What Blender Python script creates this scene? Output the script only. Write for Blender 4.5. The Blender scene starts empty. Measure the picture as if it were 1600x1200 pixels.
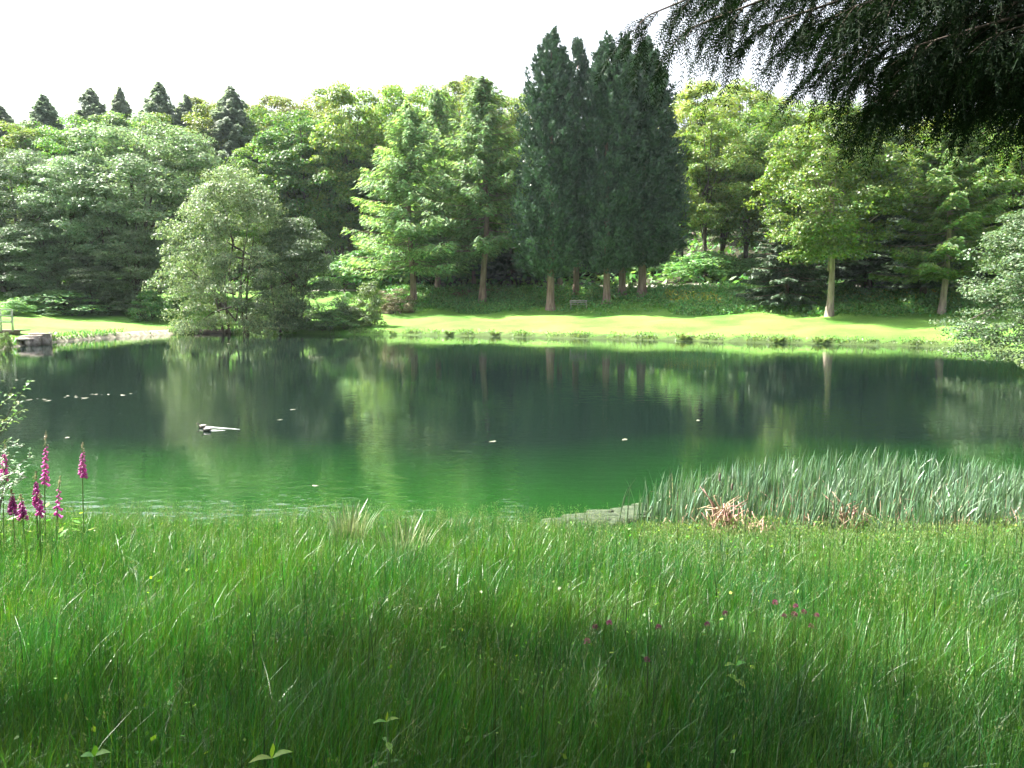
import bpy, math
import numpy as np
RAD = math.radians
rng = np.random.default_rng(11)
S = bpy.context.scene
COL = S.collection

# ------------------------------------------------------------------ camera maths
F, CAMZ = 1331.0, 2.95
P = math.atan(138.0 / F)
cP, sP = math.cos(P), math.sin(P)
def ray(px, py):
    u, v = (px - 800.0) / F, (600.0 - py) / F
    return u, cP + v * sP, -sP + v * cP
def at(px, py, d):
    r = ray(px, py); s = d / r[1]
    return np.array((r[0] * s, d, CAMZ + r[2] * s))
def onz(px, py, z=0.0):
    r = ray(px, py); s = (z - CAMZ) / r[2]
    return np.array((r[0] * s, r[1] * s, z))

cam = bpy.data.objects.new('camera', bpy.data.cameras.new('camera'))
COL.objects.link(cam)
cam.location = (0, 0, CAMZ)
cam.rotation_euler = (math.pi / 2 - P, 0, 0)
cam.data.sensor_width = 36.0
cam.data.lens = F / 1600.0 * 36.0
cam.data.clip_start = 0.05
cam.data.clip_end = 3000
S.camera = cam

# ------------------------------------------------------------------ light
SUN_AZ, SUN_EL = 64.0, 54.0          # degrees left of the view direction, above the horizon
sd_ = np.array((-math.sin(RAD(SUN_AZ)) * math.cos(RAD(SUN_EL)), math.cos(RAD(SUN_AZ)) * math.cos(RAD(SUN_EL)), math.sin(RAD(SUN_EL))))
sun = bpy.data.objects.new('sun', bpy.data.lights.new('sun', 'SUN'))
COL.objects.link(sun)
sun.data.energy = 5.0
sun.data.angle = RAD(0.6)
sun.data.color = (1.0, 0.95, 0.86)
from mathutils import Vector
sun.rotation_euler = Vector(sd_).to_track_quat('Z', 'Y').to_euler()
W = bpy.data.worlds.new('World'); S.world = W; W.use_nodes = True
nt = W.node_tree
bg = nt.nodes['Background']
sky = nt.nodes.new('ShaderNodeTexSky'); sky.sky_type = 'NISHITA'; sky.sun_disc = False
sky.sun_elevation = RAD(SUN_EL); sky.sun_rotation = RAD(-SUN_AZ)
sky.dust_density = 5.0; sky.air_density = 1.0
pale = nt.nodes.new('ShaderNodeHueSaturation'); pale.inputs['Saturation'].default_value = .38; pale.inputs['Value'].default_value = 1.15   # thin bright summer cloud
nt.links.new(sky.outputs[0], pale.inputs['Color']); nt.links.new(pale.outputs[0], bg.inputs[0]); bg.inputs[1].default_value = 0.075
S.view_settings.view_transform = 'Standard'
S.view_settings.look = 'None'
S.view_settings.exposure = 2.3
S.view_settings.gamma = 1.0
S.cycles.max_bounces = 5
S.cycles.transparent_max_bounces = 4
S.cycles.diffuse_bounces = 2
S.cycles.glossy_bounces = 2
S.cycles.transmission_bounces = 3
S.cycles.use_adaptive_sampling = True
S.cycles.adaptive_threshold = 0.04

# ------------------------------------------------------------------ materials
def newmat(name):
    m = bpy.data.materials.new(name); m.use_nodes = True
    n = m.node_tree.nodes; l = m.node_tree.links
    return m, n, l, n['Principled BSDF']
def leafmat(name, c, trans=None, fac=0.35, rough=0.5, var=0.45, huevar=0.05, spec=0.5, objvar=0.3):
    m, n, l, b = newmat(name)
    g = n.new('ShaderNodeNewGeometry'); oi = n.new('ShaderNodeObjectInfo')
    hs = n.new('ShaderNodeHueSaturation'); hs.inputs['Color'].default_value = (*c, 1)
    mr = n.new('ShaderNodeMapRange'); mr.inputs[3].default_value = 1 - var; mr.inputs[4].default_value = 1 + var
    l.new(g.outputs['Random Per Island'], mr.inputs[0])
    mo = n.new('ShaderNodeMapRange'); mo.inputs[3].default_value = 1 - objvar; mo.inputs[4].default_value = 1 + objvar
    l.new(oi.outputs['Random'], mo.inputs[0])
    mu = n.new('ShaderNodeMath'); mu.operation = 'MULTIPLY'
    l.new(mr.outputs[0], mu.inputs[0]); l.new(mo.outputs[0], mu.inputs[1]); l.new(mu.outputs[0], hs.inputs['Value'])
    wn = n.new('ShaderNodeTexWhiteNoise'); wn.noise_dimensions = '2D'
    cb = n.new('ShaderNodeCombineXYZ'); l.new(g.outputs['Random Per Island'], cb.inputs[0]); l.new(oi.outputs['Random'], cb.inputs[1])
    l.new(cb.outputs[0], wn.inputs['Vector'])
    mh = n.new('ShaderNodeMapRange'); mh.inputs[3].default_value = 0.5 - huevar; mh.inputs[4].default_value = 0.5 + huevar
    l.new(wn.outputs['Value'], mh.inputs[0])
    ho = n.new('ShaderNodeMath'); ho.operation = 'MULTIPLY_ADD'; ho.inputs[1].default_value = -.05 if objvar > .2 else 0.0
    sub = n.new('ShaderNodeMath'); sub.operation = 'SUBTRACT'; sub.inputs[1].default_value = .5
    w2 = n.new('ShaderNodeTexWhiteNoise'); w2.noise_dimensions = '1D'; l.new(oi.outputs['Random'], w2.inputs['W'])
    l.new(w2.outputs['Value'], sub.inputs[0]); l.new(sub.outputs[0], ho.inputs[0]); l.new(mh.outputs[0], ho.inputs[2]); l.new(ho.outputs[0], hs.inputs['Hue'])
    l.new(hs.outputs[0], b.inputs['Base Color'])
    b.inputs['Roughness'].default_value = rough
    b.inputs['Specular IOR Level'].default_value = spec
    t = n.new('ShaderNodeBsdfTranslucent')
    h2 = n.new('ShaderNodeMixRGB'); h2.blend_type = 'MULTIPLY'; h2.inputs[0].default_value = 1
    tr = trans or (1.5, 1.6, 0.7)
    h2.inputs[2].default_value = (*tr, 1)
    l.new(hs.outputs[0], h2.inputs[1]); l.new(h2.outputs[0], t.inputs[0])
    mx = n.new('ShaderNodeMixShader'); mx.inputs[0].default_value = fac
    l.new(b.outputs[0], mx.inputs[1]); l.new(t.outputs[0], mx.inputs[2])
    l.new(mx.outputs[0], n['Material Output'].inputs[0])
    return m
def noisemat(name, c1, c2, scale=4.0, rough=0.85, stretch=(1, 1, 1), bump=0.3, detail=6, dist=0.02, lo=0.35, hi=0.65):
    m, n, l, b = newmat(name)
    tc = n.new('ShaderNodeTexCoord'); mp = n.new('ShaderNodeMapping'); mp.inputs['Scale'].default_value = stretch
    l.new(tc.outputs['Object'], mp.inputs[0])
    nz = n.new('ShaderNodeTexNoise'); nz.inputs['Scale'].default_value = scale; nz.inputs['Detail'].default_value = detail
    l.new(mp.outputs[0], nz.inputs['Vector'])
    cr = n.new('ShaderNodeValToRGB'); cr.color_ramp.elements[0].color = (*c1, 1); cr.color_ramp.elements[1].color = (*c2, 1)
    cr.color_ramp.elements[0].position = lo; cr.color_ramp.elements[1].position = hi
    l.new(nz.outputs['Fac'], cr.inputs[0]); l.new(cr.outputs[0], b.inputs['Base Color'])
    b.inputs['Roughness'].default_value = rough
    bp = n.new('ShaderNodeBump'); bp.inputs['Strength'].default_value = bump; bp.inputs['Distance'].default_value = dist
    l.new(nz.outputs['Fac'], bp.inputs['Height']); l.new(bp.outputs[0], b.inputs['Normal'])
    return m

MT = {}
MT['broad'] = leafmat('broad_leaves', (0.125, 0.205, 0.05), fac=0.42, rough=0.5, spec=0.35)
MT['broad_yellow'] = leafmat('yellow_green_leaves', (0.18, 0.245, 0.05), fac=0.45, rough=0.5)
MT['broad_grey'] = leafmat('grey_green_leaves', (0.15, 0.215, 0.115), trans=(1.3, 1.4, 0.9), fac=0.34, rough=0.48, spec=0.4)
MT['willow'] = leafmat('willow_leaves', (0.13, 0.19, 0.095), trans=(1.3, 1.4, 0.8), fac=0.34, rough=0.48, spec=0.4)
MT['hornbeam'] = leafmat('hornbeam_leaves', (0.11, 0.17, 0.04), fac=0.42, rough=0.42)
MT['larch'] = leafmat('larch_needles', (0.18, 0.26, 0.125), fac=0.48, rough=0.6, spec=0.3)
MT['cypress'] = leafmat('cypress_sprays', (0.042, 0.085, 0.052), trans=(1.2, 1.4, 0.8), fac=0.15, rough=0.45, spec=0.6, objvar=0.12)
MT['spruce'] = leafmat('spruce_needles', (0.075, 0.12, 0.075), trans=(1.2, 1.4, 0.8), fac=0.2, rough=0.6, spec=0.3)
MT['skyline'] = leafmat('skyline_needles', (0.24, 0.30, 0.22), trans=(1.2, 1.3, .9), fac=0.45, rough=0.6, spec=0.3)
MT['yew'] = leafmat('yew_needles', (0.035, 0.075, 0.035), fac=0.2, rough=0.5, spec=0.4)
MT['redwood'] = leafmat('redwood_fronds', (0.13, 0.22, 0.06), fac=0.4, rough=0.5)
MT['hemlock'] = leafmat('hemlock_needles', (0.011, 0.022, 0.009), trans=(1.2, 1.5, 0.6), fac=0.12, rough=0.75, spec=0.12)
MT['bark_pale'] = noisemat('pale_bark', (0.16, 0.12, 0.095), (0.34, 0.27, 0.22), 7, stretch=(1, 1, .15), bump=0.7)
MT['bark_red'] = noisemat('reddish_bark', (0.15, 0.09, 0.07), (0.33, 0.23, 0.19), 7, stretch=(1, 1, .12), bump=0.8)
MT['bark_dark'] = noisemat('dark_bark', (0.045, 0.035, 0.028), (0.12, 0.09, 0.07), 6, stretch=(1, 1, .2), bump=0.7)
MT['grass'] = leafmat('meadow_grass_blades', (0.042, 0.135, 0.022), trans=(1.25, 1.5, 0.55), fac=0.35, rough=0.38, var=0.5, spec=0.55, objvar=0)
_n = MT['grass'].node_tree.nodes; _l = MT['grass'].node_tree.links   # drifts of different grasses
_tc = _n.new('ShaderNodeTexCoord'); _nz = _n.new('ShaderNodeTexNoise'); _nz.inputs['Scale'].default_value = .9; _nz.inputs['Detail'].default_value = 4
_l.new(_tc.outputs['Object'], _nz.inputs['Vector'])
_cr = _n.new('ShaderNodeValToRGB'); _e = _cr.color_ramp.elements; _e[0].position = .36; _e[0].color = (0.028, 0.115, 0.026, 1); _e[1].position = .64; _e[1].color = (0.066, 0.155, 0.020, 1)
_l.new(_nz.outputs['Fac'], _cr.inputs[0]); _l.new(_cr.outputs[0], [q for q in _n if q.bl_idname == 'ShaderNodeHueSaturation'][0].inputs['Color'])
MT['seed'] = leafmat('grass_seed_heads', (0.19, 0.25, 0.10), trans=(1, 1, .8), fac=0.3, rough=0.6, spec=0.3, objvar=0)
MT['drygrass'] = leafmat('silvery_grass', (0.19, 0.25, 0.13), trans=(1, 1, .8), fac=0.25, rough=0.4, objvar=0)
MT['reed'] = leafmat('reed_leaves', (0.085, 0.16, 0.085), trans=(1.1, 1.3, .7), fac=0.25, rough=0.38, var=.6, spec=0.7, objvar=0)
MT['deadreed'] = leafmat('dead_reed', (0.42, 0.28, 0.20), trans=(1, .9, .8), fac=0.15, rough=0.6, objvar=0.1)
MT['weedleaf'] = leafmat('broad_herb_leaves', (0.16, 0.34, 0.04), fac=0.4, rough=0.45, objvar=0.1)
MT['sapling'] = leafmat('sapling_leaves', (0.14, 0.24, 0.07), fac=0.35, rough=0.4, objvar=0.1)
MT['bankherb'] = leafmat('bank_herb_leaves', (0.13, 0.21, 0.07), fac=0.35, rough=0.5, objvar=0)
MT['palesap'] = leafmat('pale_sapling_leaves', (0.24, 0.33, 0.23), trans=(1, 1.1, .8), fac=0.3, rough=0.4, objvar=0.1)
MT['under'] = leafmat('undergrowth_leaves', (0.13, 0.27, 0.085), fac=0.35, rough=0.5, objvar=0.1)
MT['underlit'] = leafmat('pale_shrub_leaves', (0.14, 0.20, 0.085), fac=0.35, rough=0.45, objvar=0.1)
MT['tanshrub'] = leafmat('tan_shrub_leaves', (0.26, 0.22, 0.14), trans=(1, 1, .8), fac=0.3, rough=0.5, objvar=0.1)
MT['yellowfl'] = leafmat('yellow_flowers', (0.5, 0.47, 0.05), trans=(1, 1, .7), fac=0.3, objvar=0)
MT['magenta'] = leafmat('foxglove_bells', (0.46, 0.09, 0.34), trans=(1.4, .9, 1.3), fac=0.35, rough=0.5, var=.3, huevar=.02, objvar=.2)
MT['pinkbud'] = leafmat('foxglove_buds', (0.36, 0.30, 0.20), trans=(1, 1, .8), fac=0.3, objvar=0.1)
MT['clover'] = leafmat('clover_florets', (0.34, 0.13, 0.20), trans=(1.2, 1, 1.1), fac=0.3, var=.4, huevar=.03, objvar=.25)
MT['stem'] = noisemat('green_stem', (0.07, 0.13, 0.03), (0.11, 0.18, 0.05), 20, rough=.6)
MT['wood_grey'] = noisemat('weathered_wood', (0.22, 0.21, 0.17), (0.38, 0.37, 0.31), 9, stretch=(.15, 1, 1), bump=0.4, dist=0.005)
MT['wood_pale'] = noisemat('pale_painted_wood', (0.34, 0.36, 0.28), (0.5, 0.52, 0.42), 7, bump=0.3, dist=0.005)
MT['stone'] = noisemat('stone_slab', (0.26, 0.22, 0.19), (0.48, 0.43, 0.39), 5, bump=0.5)
MT['brown_timber'] = noisemat('wet_brown_timber', (0.07, 0.05, 0.04), (0.17, 0.13, 0.11), 8, stretch=(.2, 1, 1), bump=0.5)
MT['mud'] = noisemat('pale_mud', (0.2, 0.18, 0.12), (0.4, 0.37, 0.28), 3, bump=0.4)
MT['path'] = noisemat('gravel_path', (0.42, 0.38, 0.31), (0.58, 0.54, 0.47), 30, bump=0.3)
MT['leaflitter'] = leafmat('fallen_leaves', (0.20, 0.085, 0.05), trans=(1, .8, .6), fac=0.1, objvar=0)
MT['weed'] = noisemat('floating_weed', (0.018, 0.034, 0.012), (0.06, 0.08, 0.042), 14, rough=1.0, bump=.3, lo=.4, hi=.7)
MT['leafsparkle'] = noisemat('leaf_and_sparkle', (0.13, 0.14, 0.08), (0.24, 0.25, 0.17), 12, rough=.45)
MT['duck'] = noisemat('duck_plumage', (0.03, 0.025, 0.022), (0.10, 0.08, 0.06), 25, rough=.6)
MT['duckbill'] = noisemat('duck_bill', (0.25, 0.16, 0.05), (0.35, 0.22, 0.07), 20, rough=.4)
MT['duckside'] = noisemat('duck_pale_plumage', (0.45, 0.43, 0.38), (0.65, 0.62, 0.57), 25, rough=.6)

# terrain: grass with patches
m, n, l, b = newmat('ground_grass'); MT['ground'] = m
tc = n.new('ShaderNodeTexCoord')
nz = n.new('ShaderNodeTexNoise'); nz.inputs['Scale'].default_value = 0.22; nz.inputs['Detail'].default_value = 8; nz.inputs['Roughness'].default_value = .65
l.new(tc.outputs['Object'], nz.inputs['Vector'])
cr = n.new('ShaderNodeValToRGB')
cr.color_ramp.elements[0].color = (0.065, 0.185, 0.022, 1); cr.color_ramp.elements[0].position = .36
cr.color_ramp.elements[1].color = (0.155, 0.29, 0.052, 1); cr.color_ramp.elements[1].position = .64
l.new(nz.outputs['Fac'], cr.inputs[0])
nf = n.new('ShaderNodeTexNoise'); nf.inputs['Scale'].default_value = 9; nf.inputs['Detail'].default_value = 5
l.new(tc.outputs['Object'], nf.inputs['Vector'])
mv = n.new('ShaderNodeMapRange'); mv.inputs[1].default_value = .3; mv.inputs[2].default_value = .7; mv.inputs[3].default_value = .78; mv.inputs[4].default_value = 1.15
l.new(nf.outputs['Fac'], mv.inputs[0])
hs = n.new('ShaderNodeHueSaturation'); l.new(cr.outputs[0], hs.inputs['Color']); l.new(mv.outputs[0], hs.inputs['Value'])
# zones (attribute): 0 lawn, 1 woodland earth, 2 wet bank; a painted sunlit patch pulls toward lawn
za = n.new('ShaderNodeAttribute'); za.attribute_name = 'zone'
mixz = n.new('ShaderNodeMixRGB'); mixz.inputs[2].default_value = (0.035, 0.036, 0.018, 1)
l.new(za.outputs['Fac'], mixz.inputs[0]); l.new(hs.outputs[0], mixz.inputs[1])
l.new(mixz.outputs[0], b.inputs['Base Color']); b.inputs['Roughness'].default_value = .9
b.inputs['Specular IOR Level'].default_value = .2
bp = n.new('ShaderNodeBump'); bp.inputs['Strength'].default_value = .6; bp.inputs['Distance'].default_value = .05
l.new(nf.outputs['Fac'], bp.inputs['Height']); l.new(bp.outputs[0], b.inputs['Normal'])

# water: murky green body, fresnel gloss, small wind ripples in patches
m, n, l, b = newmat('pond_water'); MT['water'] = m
b.inputs['Roughness'].default_value = .025; b.inputs['IOR'].default_value = 1.333
tc = n.new('ShaderNodeTexCoord')
mp = n.new('ShaderNodeMapping'); mp.inputs['Scale'].default_value = (1.0, 1.7, 1); l.new(tc.outputs['Object'], mp.inputs[0])
n1 = n.new('ShaderNodeTexNoise'); n1.inputs['Scale'].default_value = 2.6; n1.inputs['Detail'].default_value = 3; n1.inputs['Roughness'].default_value = .45
l.new(mp.outputs[0], n1.inputs['Vector'])
n2 = n.new('ShaderNodeTexNoise'); n2.inputs['Scale'].default_value = .11; n2.inputs['Detail'].default_value = 3
l.new(tc.outputs['Object'], n2.inputs['Vector'])
mk = n.new('ShaderNodeMapRange'); mk.inputs[1].default_value = .38; mk.inputs[2].default_value = .62; mk.inputs[3].default_value = .25; mk.inputs[4].default_value = 1.0
l.new(n2.outputs['Fac'], mk.inputs[0])
sy_ = n.new('ShaderNodeSeparateXYZ'); l.new(tc.outputs['Object'], sy_.inputs[0])
ry = n.new('ShaderNodeMapRange'); ry.inputs[1].default_value = 14; ry.inputs[2].default_value = 32; ry.inputs[3].default_value = .8; ry.inputs[4].default_value = .32; l.new(sy_.outputs['Y'], ry.inputs[0])
m0 = n.new('ShaderNodeMath'); m0.operation = 'MULTIPLY'; l.new(mk.outputs[0], m0.inputs[0]); l.new(ry.outputs[0], m0.inputs[1])
mm = n.new('ShaderNodeMath'); mm.operation = 'MULTIPLY'; l.new(n1.outputs['Fac'], mm.inputs[0]); l.new(m0.outputs[0], mm.inputs[1])
bp = n.new('ShaderNodeBump'); bp.inputs['Strength'].default_value = 1.0; bp.inputs['Distance'].default_value = .013
l.new(mm.outputs[0], bp.inputs['Height']); l.new(bp.outputs[0], b.inputs['Normal'])
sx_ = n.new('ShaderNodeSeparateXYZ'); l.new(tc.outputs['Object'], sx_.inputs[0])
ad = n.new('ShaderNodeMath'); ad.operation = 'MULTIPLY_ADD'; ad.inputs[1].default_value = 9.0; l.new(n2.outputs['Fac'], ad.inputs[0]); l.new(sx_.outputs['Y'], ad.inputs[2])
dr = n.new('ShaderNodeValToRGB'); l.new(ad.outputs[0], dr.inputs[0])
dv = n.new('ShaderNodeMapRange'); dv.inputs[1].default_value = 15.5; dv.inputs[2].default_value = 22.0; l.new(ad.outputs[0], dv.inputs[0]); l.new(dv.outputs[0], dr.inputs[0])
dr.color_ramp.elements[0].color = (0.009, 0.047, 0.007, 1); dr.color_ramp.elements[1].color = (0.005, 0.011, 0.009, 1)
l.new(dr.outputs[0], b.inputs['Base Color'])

# ------------------------------------------------------------------ mesh helpers
def mesh_np(name, V, Q, mat, smooth=False):
    V = np.asarray(V, dtype=np.float32); Q = np.asarray(Q, dtype=np.int32)
    me = bpy.data.meshes.new(name)
    me.vertices.add(len(V)); me.vertices.foreach_set('co', V.ravel())
    k = Q.shape[1]
    me.loops.add(Q.size); me.loops.foreach_set('vertex_index', Q.ravel())
    me.polygons.add(len(Q)); me.polygons.foreach_set('loop_start', np.arange(0, Q.size, k, dtype=np.int32))
    me.update(calc_edges=True)
    if smooth: me.polygons.foreach_set('use_smooth', np.ones(len(Q), dtype=bool))
    me.materials.append(mat if not isinstance(mat, str) else MT[mat])
    return me
class M:
    def __init__(s): s.v = []; s.q = []; s.n = 0
    def add(s, V, Q):
        V = np.asarray(V, float).reshape(-1, 3); s.v.append(V); s.q.append(np.asarray(Q, int) + s.n); s.n += len(V)
    def mesh(s, name, mat, smooth=False):
        return mesh_np(name, np.vstack(s.v), np.vstack(s.q), mat, smooth)
    def tube(s, pts, rad, k=7, cap=True):
        pts = np.asarray(pts, float); rad = np.broadcast_to(np.asarray(rad, float), (len(pts),))
        T = np.gradient(pts, axis=0); T /= np.linalg.norm(T, axis=1, keepdims=True) + 1e-9
        ref = np.array((0.0, 0, 1)) if abs(T[0, 2]) < .9 else np.array((1.0, 0, 0))
        A = np.cross(T, ref); A /= np.linalg.norm(A, axis=1, keepdims=True) + 1e-9
        B = np.cross(T, A)
        th = np.linspace(0, 2 * math.pi, k, endpoint=False)
        ring = (A[:, None, :] * np.cos(th)[None, :, None] + B[:, None, :] * np.sin(th)[None, :, None]) * rad[:, None, None] + pts[:, None, :]
        V = ring.reshape(-1, 3); n_ = len(pts)
        i = np.arange(n_ - 1)[:, None] * k; j = np.arange(k)[None, :]; j2 = (j + 1) % k
        Q = np.stack((i + j, i + j2, i + k + j2, i + k + j), -1).reshape(-1, 4)
        s.add(V, Q)
        if cap and k % 2 == 0:
            for o in (0, (n_ - 1) * k):
                b0 = s.n - len(V) + o
                s.q.append(np.array([[b0, b0 + t, b0 + t + 1, b0 + t + 2] for t in range(1, k - 2, 2)]))
    def box(s, c, sz, rz=0.0, rx=0.0):
        x, y, z = np.asarray(sz, float) / 2; bv = min(x, y, z) * .12
        V = np.array([(a * x, b_ * y, c_ * z) for c_ in (-1, 1) for a, b_ in ((-1, -1), (1, -1), (1, 1), (-1, 1))])
        V2 = V.copy()
        if rx:
            V2[:, 1], V2[:, 2] = V[:, 1] * math.cos(rx) - V[:, 2] * math.sin(rx), V[:, 1] * math.sin(rx) + V[:, 2] * math.cos(rx)
        V3 = V2.copy()
        V3[:, 0], V3[:, 1] = V2[:, 0] * math.cos(rz) - V2[:, 1] * math.sin(rz), V2[:, 0] * math.sin(rz) + V2[:, 1] * math.cos(rz)
        s.add(V3 + np.asarray(c, float), [(0, 3, 2, 1), (4, 5, 6, 7), (0, 1, 5, 4), (1, 2, 6, 5), (2, 3, 7, 6), (3, 0, 4, 7)])
    def leaves(s, Pn, T, N, L, Wd):
        """diamond leaf quads: centre Pn, long axis T, normal N"""
        T = T / (np.linalg.norm(T, axis=1, keepdims=True) + 1e-9)
        B = np.cross(N, T); B /= np.linalg.norm(B, axis=1, keepdims=True) + 1e-9
        L = np.broadcast_to(L, (len(Pn),))[:, None]; Wd = np.broadcast_to(Wd, (len(Pn),))[:, None]
        V = np.stack((Pn - T * L / 2, Pn + B * Wd / 2 - T * L * .05, Pn + T * L / 2, Pn - B * Wd / 2 - T * L * .05), 1).reshape(-1, 3)
        s.add(V, np.arange(len(V)).reshape(-1, 4))
def rdir(n):
    d = rng.normal(size=(n, 3)); return d / np.linalg.norm(d, axis=1, keepdims=True)
def lump(d, k):
    """smooth lumps over directions"""
    a = np.sin(d[:, 0] * 3.1 + k) * np.cos(d[:, 1] * 2.7 - k * 1.7) + np.sin(d[:, 2] * 4.3 + k * 2.3 + d[:, 0] * 2.0)
    return a * .5

def obj(name, me, parent=None, loc=None):
    o = bpy.data.objects.new(name, me); COL.objects.link(o)
    if parent is not None: o.parent = parent
    if loc is not None: o.location = loc
    return o
def tag(o, label, cat, group=None):
    o['label'] = label; o['category'] = cat
    if group: o['group'] = group
    return o
def kind(o, k, label=None):
    o['kind'] = k
    if label: o['label'] = label
    return o
def thing(name, label, cat, loc, group=None, rz=0.0, sc=(1, 1, 1)):
    o = bpy.data.objects.new(name, None); COL.objects.link(o)
    o.location = loc; o.rotation_euler = (0, 0, rz); o.scale = sc; o.empty_display_size = .2
    return tag(o, label, cat, group)

# ------------------------------------------------------------------ pond outline and terrain
wl = [(-60, 557), (0, 545), (60, 537), (150, 529), (270, 521.5), (340, 520.5), (450, 522), (560, 523), (640, 523.5), (760, 525.5), (900, 529), (1100, 533), (1300, 538), (1440, 541), (1545, 544)]
poly = [tuple(onz(*p)[:2]) for p in wl]
poly += [(24.5, 42), (21.5, 36), (19.5, 30), (20, 24), (19, 17), (15, 12.6), (9, 10.4), (3.5, 10.15), (1.2, 10.3), (-2.5, 10.5), (-7, 10.6), (-13, 11.2), (-21, 15), (-29, 26)]
PX = np.array(poly)
def sdist(x, y):
    x = np.asarray(x, float); y = np.asarray(y, float)
    best = np.full(x.shape, 1e9); ins = np.zeros(x.shape, bool)
    for i in range(len(PX)):
        a, b_ = PX[i], PX[(i + 1) % len(PX)]
        e = b_ - a; t = np.clip(((x - a[0]) * e[0] + (y - a[1]) * e[1]) / (e @ e), 0, 1)
        best = np.minimum(best, np.hypot(x - a[0] - t * e[0], y - a[1] - t * e[1]))
        c = (a[1] > y) != (b_[1] > y)
        ins ^= c & (x < (b_[0] - a[0]) * (y - a[1]) / (b_[1] - a[1] + 1e-12) + a[0])
    return np.where(ins, -best, best)
KN_S = [0, .35, 13, 22, 27, 40, 60, 100, 200, 500]
KN_Z = [0.02, .30, 1.4, 3.4, 3.8, 6.0, 12.0, 25.0, 45.0, 60.0]
NR_S = [0, .5, 3, 10, 30, 500]
NR_Z = [.02, .06, .36, 1.35, 2.0, 4.0]
def ground(x, y):
    s = sdist(x, y)
    wob = .05 * np.sin(x * .9 + y * .35) + .05 * np.sin(y * 1.1 - x * .5)
    far = np.interp(s, KN_S, KN_Z) + wob * np.clip(s / 6, 0, 1) * 1.2
    near = np.interp(s, NR_S, NR_Z) + wob * np.clip(s / 4, 0, 1) * .6
    w = np.clip((y - 15) / 12, 0, 1); w = w * w * (3 - 2 * w)
    land = near * (1 - w) + far * w
    return np.where(s < 0, np.maximum(s * .5, -1.5), land)
def gz(x, y): return float(ground(np.array([x]), np.array([y]))[0])

def axis(parts): return np.unique(np.concatenate([np.arange(a, b_, st) for a, b_, st in parts]))
gx = axis([(-330, -90, 8), (-90, -46, 1.6), (-46, 46, .4), (46, 90, 1.6), (90, 331, 8)])
gy = axis([(-80, -8, 6), (-8, 18, .35), (18, 86, .45), (86, 120, 1.4), (120, 420, 9)])
GX, GY = np.meshgrid(gx, gy)
GZ = ground(GX.ravel(), GY.ravel())
V = np.stack((GX.ravel(), GY.ravel(), GZ), 1)
nx, ny = len(gx), len(gy)
ii = (np.arange(ny - 1)[:, None] * nx + np.arange(nx - 1)[None, :]).ravel()
Q = np.stack((ii, ii + 1, ii + nx + 1, ii + nx), 1)
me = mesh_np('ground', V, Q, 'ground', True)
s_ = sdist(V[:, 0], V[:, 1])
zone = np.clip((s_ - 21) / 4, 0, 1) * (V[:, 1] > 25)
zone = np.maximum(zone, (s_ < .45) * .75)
lit = np.exp(-(((V[:, 0] + 14.5) / 5.5) ** 2)) * (V[:, 1] > 60) * (s_ < 30)  # sunlit patch of the left bank, painted into the ground colour
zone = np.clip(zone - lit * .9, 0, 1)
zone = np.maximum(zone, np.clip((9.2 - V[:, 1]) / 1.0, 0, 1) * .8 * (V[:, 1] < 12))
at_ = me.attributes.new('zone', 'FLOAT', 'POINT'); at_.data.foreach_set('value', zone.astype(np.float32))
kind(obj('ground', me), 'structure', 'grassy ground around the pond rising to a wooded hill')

wv = np.array([(-75, 4, 0), (75, 4, 0), (75, 95, 0), (-75, 95, 0)], float)
kind(obj('water', mesh_np('water', wv, np.array([[0, 1, 2, 3]]), 'water')), 'structure', 'calm green pond water reflecting the trees')

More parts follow.
